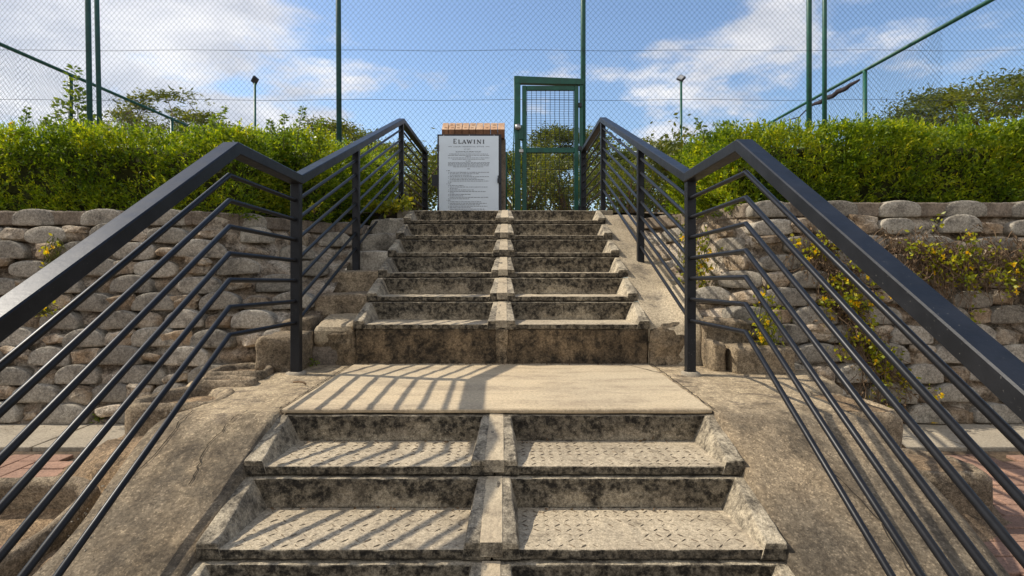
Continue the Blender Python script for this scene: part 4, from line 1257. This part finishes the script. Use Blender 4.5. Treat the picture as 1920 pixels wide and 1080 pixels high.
for k, (x, y, h) in enumerate(((3.42, 4.25, 0.30), (3.48, 4.3, .22), (3.38, 4.3, .18), (1.62, 4.1, 0.12), (1.85, 4.2, .12), (2.3, 4.1, .09), (2.8, 4.2, .1), (3.1, 4.2, .12), (3.7, 4.2, .14), (1.45, 4.15, .16), (3.9, 4.3, .2), (2.05, 4.2, .12))):
    sprig(hr, (x, y, 1.47), h + .03, int(60 + h * 220), 40 + k)

# climber on the left side fence post
cv = empty('climbing_plant', (-7.85, 10.35, 1.09)); tag(cv, 'leafy climber clinging to the fence post at upper left', 'climber')
for k in range(7):
    sprig(cv, (-7.9 + random.uniform(-.25, .25), 10.3 + random.uniform(-.1, .1), 1.6 + .26 * k), 0.75 + .04 * k, 120, 80 + k, (random.uniform(-.15, .15), 0), (0.07, 0.13), 'sprig', 2.4, 'stem')

# bush at right between handrail and hedge, and the shrub by the left post
def bush(label, x, y, z, rx, ry, rz, n, mat, leaf, seed, group=None, stems=8, name='bush'):
    root = empty(name, (x, y, z)); tag(root, label, 'bush', group)
    b = MB(); r = random.Random(seed); tips = []
    for k in range(stems):
        a = r.uniform(0, 2 * PI); e = Vector((math.cos(a) * rx * .8, math.sin(a) * ry * .8, rz * r.uniform(.6, 1.0)))
        mid = Vector((e.x * .35, e.y * .35, e.z * .6)); b.tube([(0, 0, 0), mid, e], [0.012 * rz * 2 + .003, .008 * rz * 2 + .002, .003], 5); tips += [mid, e, mid.lerp(e, .5)]
    b.build('stems', M['stem'], root)
    c = np.array([tuple(tips[i]) for i in rng.integers(0, len(tips), n)])
    P = c + rng.normal(size=(n, 3)) * np.array([rx, ry, rz]) * 0.15
    P[:, 2] = np.maximum(P[:, 2], 0.02)
    leaves('foliage', P, unit(n) + np.array([0, -.2, .3]), rng.uniform(leaf * .7, leaf * 1.3, n), rng.uniform(leaf * .35, leaf * .6, n), M[mat], root)
    return root
bush('loose yellow green bush behind the right handrail below the hedge end', 1.66, 5.2, 1.05, .36, .45, .62, 2600, 'bush', 0.05, 1)
bush('small bright green plant at the top left corner of the stairs', -1.08, 5.3, 1.04, .22, .18, .13, 420, 'vine', 0.05, 2, stems=6)
bush('yellow leaved seedling growing in front of the left hedge base', -1.24, 3.80, 0.93, .05, .04, .06, 40, 'vine', 0.03, 3, stems=4)
bush('leafy green shrub behind the left end post beside the notice board', -1.45, 8.6, 1.09, .75, .5, 1.15, 2600, 'bush', 0.07, 4)

# ================================================================ CREEPERS ON THE WALL
def vine(label, strands, root_loc, n_leaf, n_flower, n_dead, seed, region, droop=0.8):
    """strands: list of start points on the wall face; region(t) gives where leaves gather"""
    root = empty('wall_creeper', root_loc); tag(root, label, 'creeper')
    o0 = root.location; r = random.Random(seed)
    b = MB(); allp = []
    for (s0, ln, dirx) in strands:
        p = Vector(s0); d = Vector((dirx, -0.1, -droop)).normalized(); pts = [p - o0]
        segs = 9
        for i in range(segs):
            d = (d + Vector((r.uniform(-.5, .5), r.uniform(-.3, .22), r.uniform(-.45, .3)))).normalized()
            p = p + d * ln / segs
            i_c = (p.z + 0.345) / 0.11; yw = 3.365 + 0.027 * i_c
            p.y = min(max(p.y, yw - 0.11), yw - 0.008)
            pts.append(p - o0)
        b.tube(pts, [0.0030, *[0.0023] * (segs - 1), 0.0010], 3, caps=False); allp += pts[1:]
    o = b.build('dry_stems', M['stem'], root); o['kind'] = 'stuff'
    A = np.array([tuple(v) for v in allp])
    def pick(n, jit):
        idx = rng.integers(0, len(A), n); return A[idx] + rng.normal(size=(n, 3)) * np.array([jit, jit * .4, jit]) + np.array([0, -.012, 0])
    if n_dead:
        P = pick(n_dead, .02); leaves('dead_leaves', P, unit(n_dead) + np.array([0, -.4, -.5]), rng.uniform(.015, .035, n_dead), rng.uniform(.006, .014, n_dead), M['dead'], root)
    cl = pick(max(3, n_leaf // 18), .02)
    if region is not None: cl = np.array([c for c in cl if region(c[0] + o0.x, c[2] + o0.z)] or cl[:3])
    P = cl[rng.integers(0, len(cl), n_leaf)] + rng.normal(size=(n_leaf, 3)) * np.array([.024, .014, .026]) + np.array([0, -.02, 0])
    leaves('green_leaves', P, unit(n_leaf) + np.array([0, -.7, .1]), rng.uniform(.018, .036, n_leaf), rng.uniform(.013, .024, n_leaf), M['vine'], root)
    fc = cl[rng.integers(0, len(cl), n_flower)] + rng.normal(size=(n_flower, 3)) * .018 + np.array([0, -.04, 0])
    P = np.repeat(fc, 6, 0)
    leaves('flowers', P, unit(n_flower * 6) * np.array([1, .35, 1]) + np.array([0, -.3, 0]), .021, .015, M['petal'], root)
    return root
def ywall(z): return 3.365 + 0.027 * (z + .345) / .11
rr = random.Random(5)
st = []
for k in range(240):
    t = rr.random(); z = .86 - t * .95; x = 1.98 + .30 * t ** 1.2 + rr.gauss(0, .06)
    st.append(((x, ywall(z) - .03, z), rr.uniform(.15, .34), rr.uniform(-.2, .35)))
vine('creeper hanging down the right wall with yellow flowers and dry stems', st, (2.1, 3.5, 0.85), 1100, 40, 1100, 1, None)
st = []
for k in range(560):
    t = rr.random(); x = 2.35 + 1.9 * t; z = .80 - .10 * rr.random() - .10 * math.sin(t * PI) * rr.random() - (.02 if t < .3 else .04 * t)
    st.append(((x, ywall(z) - .06, z + rr.uniform(-.09, .09)), rr.uniform(.14, .40), rr.uniform(-.8, .8)))
vine('mat of dry brown creeper along the top of the right wall', st, (3.2, 3.5, 0.78), 1700, 44, 2000, 2, None, .5)
st = [((1.33 + rr.gauss(0, .04), 3.95 + rr.random() * .1, .80 - rr.random() * .35), rr.uniform(.1, .25), rr.uniform(-.3, .3)) for k in range(34)]
def free_vine(label, x, y, z, rx, rz, n, nf, seed):
    root = empty('wall_creeper', (x, y, z)); tag(root, label, 'creeper')
    b = MB(); r = random.Random(seed); A = []
    for k in range(22):
        p = Vector((r.uniform(-rx, rx) * .6, r.uniform(-.03, .03), r.uniform(.2, 1) * rz)); pts = [p.copy()]
        for i in range(5):
            p = p + Vector((r.uniform(-.03, .03), r.uniform(-.02, .012), -rz * .16)); pts.append(p.copy())
        b.tube(pts, .0022, 3, caps=False); A += pts
    b.build('stems', M['greenstem'], root)
    A = np.array([tuple(v) for v in A])
    P = A[rng.integers(0, len(A), n)] + rng.normal(size=(n, 3)) * np.array([.02, .02, .02])
    leaves('green_leaves', P, unit(n) + np.array([0, -.7, .2]), rng.uniform(.02, .038, n), rng.uniform(.014, .024, n), M['vine'], root)
    fc = A[rng.integers(0, len(A), nf)] + np.array([0, -.04, 0])
    leaves('flowers', np.repeat(fc, 6, 0), unit(nf * 6) * np.array([1, .35, 1]) + np.array([0, -.3, 0]), .022, .016, M['petal'], root)
    return root
free_vine('flowering green creeper between the two right handrail posts', 1.29, 3.86, .55, .12, .32, 330, 20, 3)
free_vine('green creeper over the stepped blocks right of the first right post', 1.52, 3.30, .10, .11, .34, 300, 14, 4)
free_vine('small creeper tuft on the upper left wall blocks', -2.78, 3.58, .62, .05, .16, 26, 2, 5)
free_vine('tiny green weed rooted low in the left wall', -2.73, 3.44, .31, .03, .06, 26, 1, 6)

# fallen leaves on the right path
for k, (x, y, c) in enumerate(((2.02, 3.02, 'petal'), (1.98, 3.30, 'petal'), (2.2, 3.38, 'petal'), (2.5, 3.36, 'petal'), (1.88, 3.36, 'petal'), (2.07, 2.93, 'dead'), (2.9, 3.36, 'petal'), (2.35, 3.38, 'dead'))):
    o = leaves('fallen_leaf', np.array([[0, 0, 0]]), np.array([[rng.uniform(-1, 1), rng.uniform(-1, 1), .15]]), .045, .028, M[c], None, None)
    o.location = (x, y, (-.338 if y > 2.945 else -.346)); tag(o, ['yellow fallen leaf on the joint of the right concrete strip','yellow fallen leaf at the right wall foot, second from the stairs','yellow fallen leaf at the right wall foot, third from the stairs','yellow fallen leaf at the right wall foot, fifth from the stairs','yellow fallen leaf at the right wall foot, nearest the stairs','dry brown fallen leaf where the right strip meets the pavers','yellow fallen leaf at the right wall foot, farthest from the stairs','dry brown fallen leaf at the right wall foot'][k], 'leaf', 'fallen leaves on the right path')

# ================================================================ TREES
def acacia(label, x, y, z0, h, spread, seed, nclump, per, leaf, flat=0.16, mat='acacia', trunk_r=0.16, asym=0.0, low=0.45, group='umbrella trees beyond the court', dens=1.0):
    r = random.Random(seed)
    root = empty('acacia_tree', (x, y, z0)); tag(root, label, 'tree', group)
    b = MB(); fork = Vector((r.uniform(-.2, .2), 0, h * low))
    b.tube([(0, 0, -.1), (fork.x * .5, 0, fork.z * .55), fork], [trunk_r, trunk_r * .8, trunk_r * .65], 8)
    b.build('trunk', M['bark'], root, True)
    lb = MB(); C = []
    nl = 7
    limbs = []
    for k in range(nl):
        a = 2 * PI * (k + r.uniform(-.3, .3)) / nl
        rad = spread * r.uniform(.45, .75)
        e = Vector((math.cos(a) * rad + asym * spread, math.sin(a) * rad * .7, h * r.uniform(.74, .9)))
        m1 = fork.lerp(e, .35) + Vector((0, 0, -h * .03)); m2 = fork.lerp(e, .7) + Vector((r.uniform(-.2, .2), 0, h * .02))
        lb.tube([fork, m1, m2, e], [trunk_r * .42, trunk_r * .3, trunk_r * .2, trunk_r * .1], 5); limbs += [m2, e, m1.lerp(m2, .6)]
    for k in range(nclump):
        a = r.uniform(0, 2 * PI); q = math.sqrt(r.random())
        cx_, cy_ = math.cos(a) * q * spread + asym * spread, math.sin(a) * q * spread * .7
        top = h * (1 - .30 * q ** 2.2) - r.choice((0, 0, .07, .16, .26)) * h * r.uniform(.5, 1)
        c = Vector((cx_, cy_, top)); C.append(c)
        src = min(limbs, key=lambda v: (v - c).length + (2 if v.z > c.z else 0))
        mid = src.lerp(c, .5) + Vector((r.uniform(-.15, .15), 0, -.08 * h * .3))
        lb.tube([src, mid, c], [trunk_r * .13, trunk_r * .09, trunk_r * .04], 4, caps=False)
    lb.build('limbs', M['bark'], root, True)
    n = nclump * per
    Ca = np.array([tuple(c) for c in C]); cs = rng.uniform(.6, 1.25, nclump) * spread * .19
    idx = np.repeat(np.arange(nclump), per)
    g_ = rng.normal(size=(n, 3)); sc = cs[idx][:, None] * np.array([1, .8, flat * 2])
    P = Ca[idx] + g_ * sc * .62
    D = unit(n) * np.array([1, 1, .45]) + np.array([0, 0, .15])
    leaves('crown', P, D, rng.uniform(leaf * .6, leaf * 1.4, n), rng.uniform(leaf * .22, leaf * .42, n), M[mat], root)
    return root
acacia('sparse acacia with bare branches above the left hedge', -13.3, 22, 1.09, 6.0, 2.9, 3, 46, 150, 0.17, .14, low=.5, asym=.12)
acacia('wide flat topped acacia above the right hedge', 17.6, 20, 1.09, 5.75, 5.2, 5, 95, 260, 0.16, .085, low=.42, trunk_r=.24)
acacia('layered green tree seen through the upper gate mesh', 2.6, 24, 1.09, 5.2, 2.5, 11, 60, 190, 0.16, .2, low=.3)
acacia('low spreading tree behind the lower gate and post', 0.6, 21, 1.09, 3.6, 2.3, 12, 50, 190, 0.15, .25, low=.25, mat='bush')
acacia('tree behind the notice board, left of the gate', -4.3, 23, 1.09, 4.3, 2.3, 13, 50, 170, 0.16, .22, low=.3)
acacia('tree behind the right handrail posts with tan limbs', 6.4, 26, 1.09, 5.0, 3.0, 14, 60, 170, 0.17, .18, low=.3)
acacia('olive coloured tree low behind the right handrail', 3.9, 19, 1.09, 2.9, 1.8, 15, 36, 170, 0.13, .28, low=.25, mat='bush')
acacia('half hidden tree behind the left handrail end', -6.6, 21, 1.09, 4.6, 2.4, 16, 46, 160, 0.16, .2, low=.3)
acacia('small tree just showing above the right hedge left of the flat topped one', 10.6, 26, 1.09, 4.9, 1.6, 17, 26, 150, 0.16, .2, low=.35)
for k, (x, y, h, w, lb) in enumerate(((-3.2, 17, 2.0, 1.2, 'dense low bush behind the notice board left side'), (-1.2, 18, 1.9, 1.2, 'low bush right behind the notice board'),
        (0.3, 17, 2.2, 1.1, 'yellowish bush behind the short green post'), (1.9, 18, 2.3, 1.3, 'leafy bush behind the middle of the gate'), (3.4, 17, 2.3, 1.2, 'bush behind the right gate jamb'),
        (5.0, 18, 2.1, 1.2, 'bush between the two upper right handrail posts'), (-4.9, 18, 2.2, 1.3, 'bush seen past the left handrail end post'), (6.6, 17, 2.2, 1.2, 'bush beyond the second right handrail post'))):
    bush(lb, x, y, 1.09, w, w * .7, h * 1.15, 2000, 'bush' if k % 2 else 'acacia', 0.12, 30 + k, 'bushes beyond the court', 12)
# far bush line that reads as one mass
n = 60000
a = rng.uniform(-1.1, 1.1, n); rr_ = rng.uniform(48, 75, n)
X = np.sin(a) * rr_; Yv = np.cos(a) * rr_
hgt = np.array([4.6 + 2.2 * noise.noise(Vector((x * .11, y * .11, 1))) + .8 * noise.noise(Vector((x * .4, y * .4, 4))) for x, y in zip(X, Yv)])
Z = 1.09 + np.maximum(.2, hgt) * np.sqrt(rng.random(n))
leaves('far_scrub', np.stack([X, Yv, Z], 1), unit(n) + np.array([0, 0, .2]), rng.uniform(.3, .6, n), rng.uniform(.14, .28, n), M['far'])

# ================================================================ SMALL DETAILS
crack('landing_crack', jag((-0.36, 3.36), (-0.16, 3.33), 7, .006) + jag((-0.15, 3.33), (-.05, 3.385), 4, .005), .006, M['crackdirt'])
crack('landing_crack', jag((0.55, 3.40), (0.74, 3.34), 6, .006) + jag((.75, 3.34), (.872, 3.10), 6, .006), .006, M['crackdirt'])
crack('landing_crack', jag((0.05, 3.385), (0.30, 3.37), 6, .004), .004, M['crackdirt'])
for sx in (-1, 1):
    crack('landing_joint', jag((sx * .877, 2.33), (sx * .887, 3.40), 40, .005), .006, M['crackdirt'])
crack('landing_joint', jag((-.86, 2.326), (.86, 2.326), 60, .003), .0045, M['crackdirt'])
b = MB(); b.tube([(-.03, .01, .006), (0, .004, .010), (.03, -.012, .009), (.045, -.03, .005)], .005, 5)
o = b.build('twig', M['stem'], None, True); o.location = (-0.985, 2.83, 0.0); tag(o, 'small curved dark twig lying on the landing near the left post', 'twig')
bm = bmesh.new(); bmesh.ops.create_icosphere(bm, subdivisions=2, radius=.016)
for v in bm.verts: v.co *= 1 + .3 * noise.noise(v.co * 60); v.co.z *= .6
me = bpy.data.meshes.new('pebble'); bm.to_mesh(me); bm.free(); me.materials.append(M['mortar'])
o = link('pebble', me); o.location = (1.36, 2.82, -0.005); tag(o, 'pale pebble on the concrete by the right landing edge', 'pebble')

# loose grit on the aprons, banks and path edges; dry leaf litter in the corners
def scatter(name, pts, rmin, rmax, mat):
    b = MB()
    for x, y, z in pts:
        r = random.uniform(rmin, rmax)
        q = [Vector((random.uniform(.6, 1), 0, 0)), Vector((-.4, random.uniform(.6, 1), 0)), Vector((-.5, -random.uniform(.6, 1), 0)), Vector((0, 0, random.uniform(.5, .9))), Vector((0, 0, -.5))]
        R = Matrix.Rotation(random.uniform(0, 6.28), 3, 'Z')
        b.add([tuple(Vector((x, y, z)) + (R @ v) * r) for v in q], [(0, 1, 3), (1, 2, 3), (2, 0, 3), (1, 0, 4), (2, 1, 4), (0, 2, 4)])
    o = b.build(name, mat); o['kind'] = 'stuff'
pts = []
for sx in (-1, 1):
    for k in range(420):
        x = random.uniform(.9, 1.36); y = random.uniform(1.2, 3.2)
        pts.append((sx * x, y, apron_z(y) - .018 - .01 * (y < 2.3)))
scatter('grit', pts, .0025, .006, M['kerb'])
pts = []
for sx in (-1, 1):
    for k in range(160): pts.append((sx * random.uniform(1.6, 3.4), 3.46 - abs(random.gauss(0, .03)) - .03, -.342))
scatter('wall_foot_crumbs', pts, .004, .014, M['infill'])
n = 420
P = np.empty((n, 3)); 
for k in range(n):
    c = random.random()
    if c < .3: P[k] = (random.uniform(-.86, .86), 3.405 - abs(random.gauss(0, .02)), .004)
    elif c < .6:
        st_ = random.choice((-1, 0)); P[k] = (random.choice((-1, 1)) * random.uniform(.1, .76), LY0 + LRUN * st_ + LRUN - .02 - abs(random.gauss(0, .018)), LZ0 + LRISE * st_ + .004)
    else: P[k] = (random.choice((-1, 1)) * random.uniform(1.65, 3.3), random.uniform(3.2, 3.44), -.340)
leaves('leaf_litter', P, unit(n) * np.array([1, 1, .2]), rng.uniform(.006, .02, n), rng.uniform(.003, .008, n), M['dead'])

def apron_surf(sx):
    XO = 1.36 if sx < 0 else 1.52
    def zf(x, y):
        ax = abs(x)
        w = (XO if y < 2.75 else XO + min(1, (y - 2.75) / 0.3) * 0.32) + 0.05 * noise.noise(Vector((0.3, y * 2.5, sx * 4)))
        t = (ax - 0.85) / (w - 0.85)
        z = apron_z(y) - 0.008 - 0.014 * t * t
        if y < 2.3: z -= 0.010 * min(1, (2.3 - y) / .2)
        return z + 0.010 * noise.noise(Vector((ax * 5, y * 5, sx * 7))) * min(1, t * 4) + 0.003 * noise.noise(Vector((ax * 22, y * 22, 1))) + 0.005
    return zf
for sx, legs in ((-1, (((-1.20, 2.62), (-1.24, 2.40), (-1.22, 2.15), (-1.27, 1.85)), ((-1.0, 2.32), (-1.06, 2.12), (-1.03, 1.95)))),
                 (1, (((1.05, 2.72), (1.22, 2.60), (1.27, 2.44), (1.40, 2.30)), ((1.16, 2.05), (1.22, 1.8), (1.19, 1.6))))):
    for leg in legs:
        pp = []
        for p, q in zip(leg[:-1], leg[1:]): pp += jag(p, q, 9, .006)
        crack('apron_crack', pp, .0045, M['crackdirt'], apron_surf(sx))

for k, (x, y, z, lb) in enumerate(((-2.35, 3.40, -.345, 'small weed at the foot of the left wall, farther from the stairs'), (-1.82, 3.36, -.345, 'small weed at the foot of the left wall behind the hollow blocks'),
                                   (2.25, 3.40, -.345, 'small weed at the foot of the right wall on the concrete strip'), (-1.11, 3.37, -.004, 'tiny weed in the landing corner beside the left post'))):
    w = empty('weed', (x, y, z)); tag(w, lb, 'weed')
    for j in range(4 if k < 3 else 2):
        sprig(w, (x + random.uniform(-.03, .03), y, z), random.uniform(.03, .07), 9, 200 + k * 5 + j, (random.uniform(-.5, .5), random.uniform(-.5, .1)), (.012, .026), 'sprig', .3, 'stem')
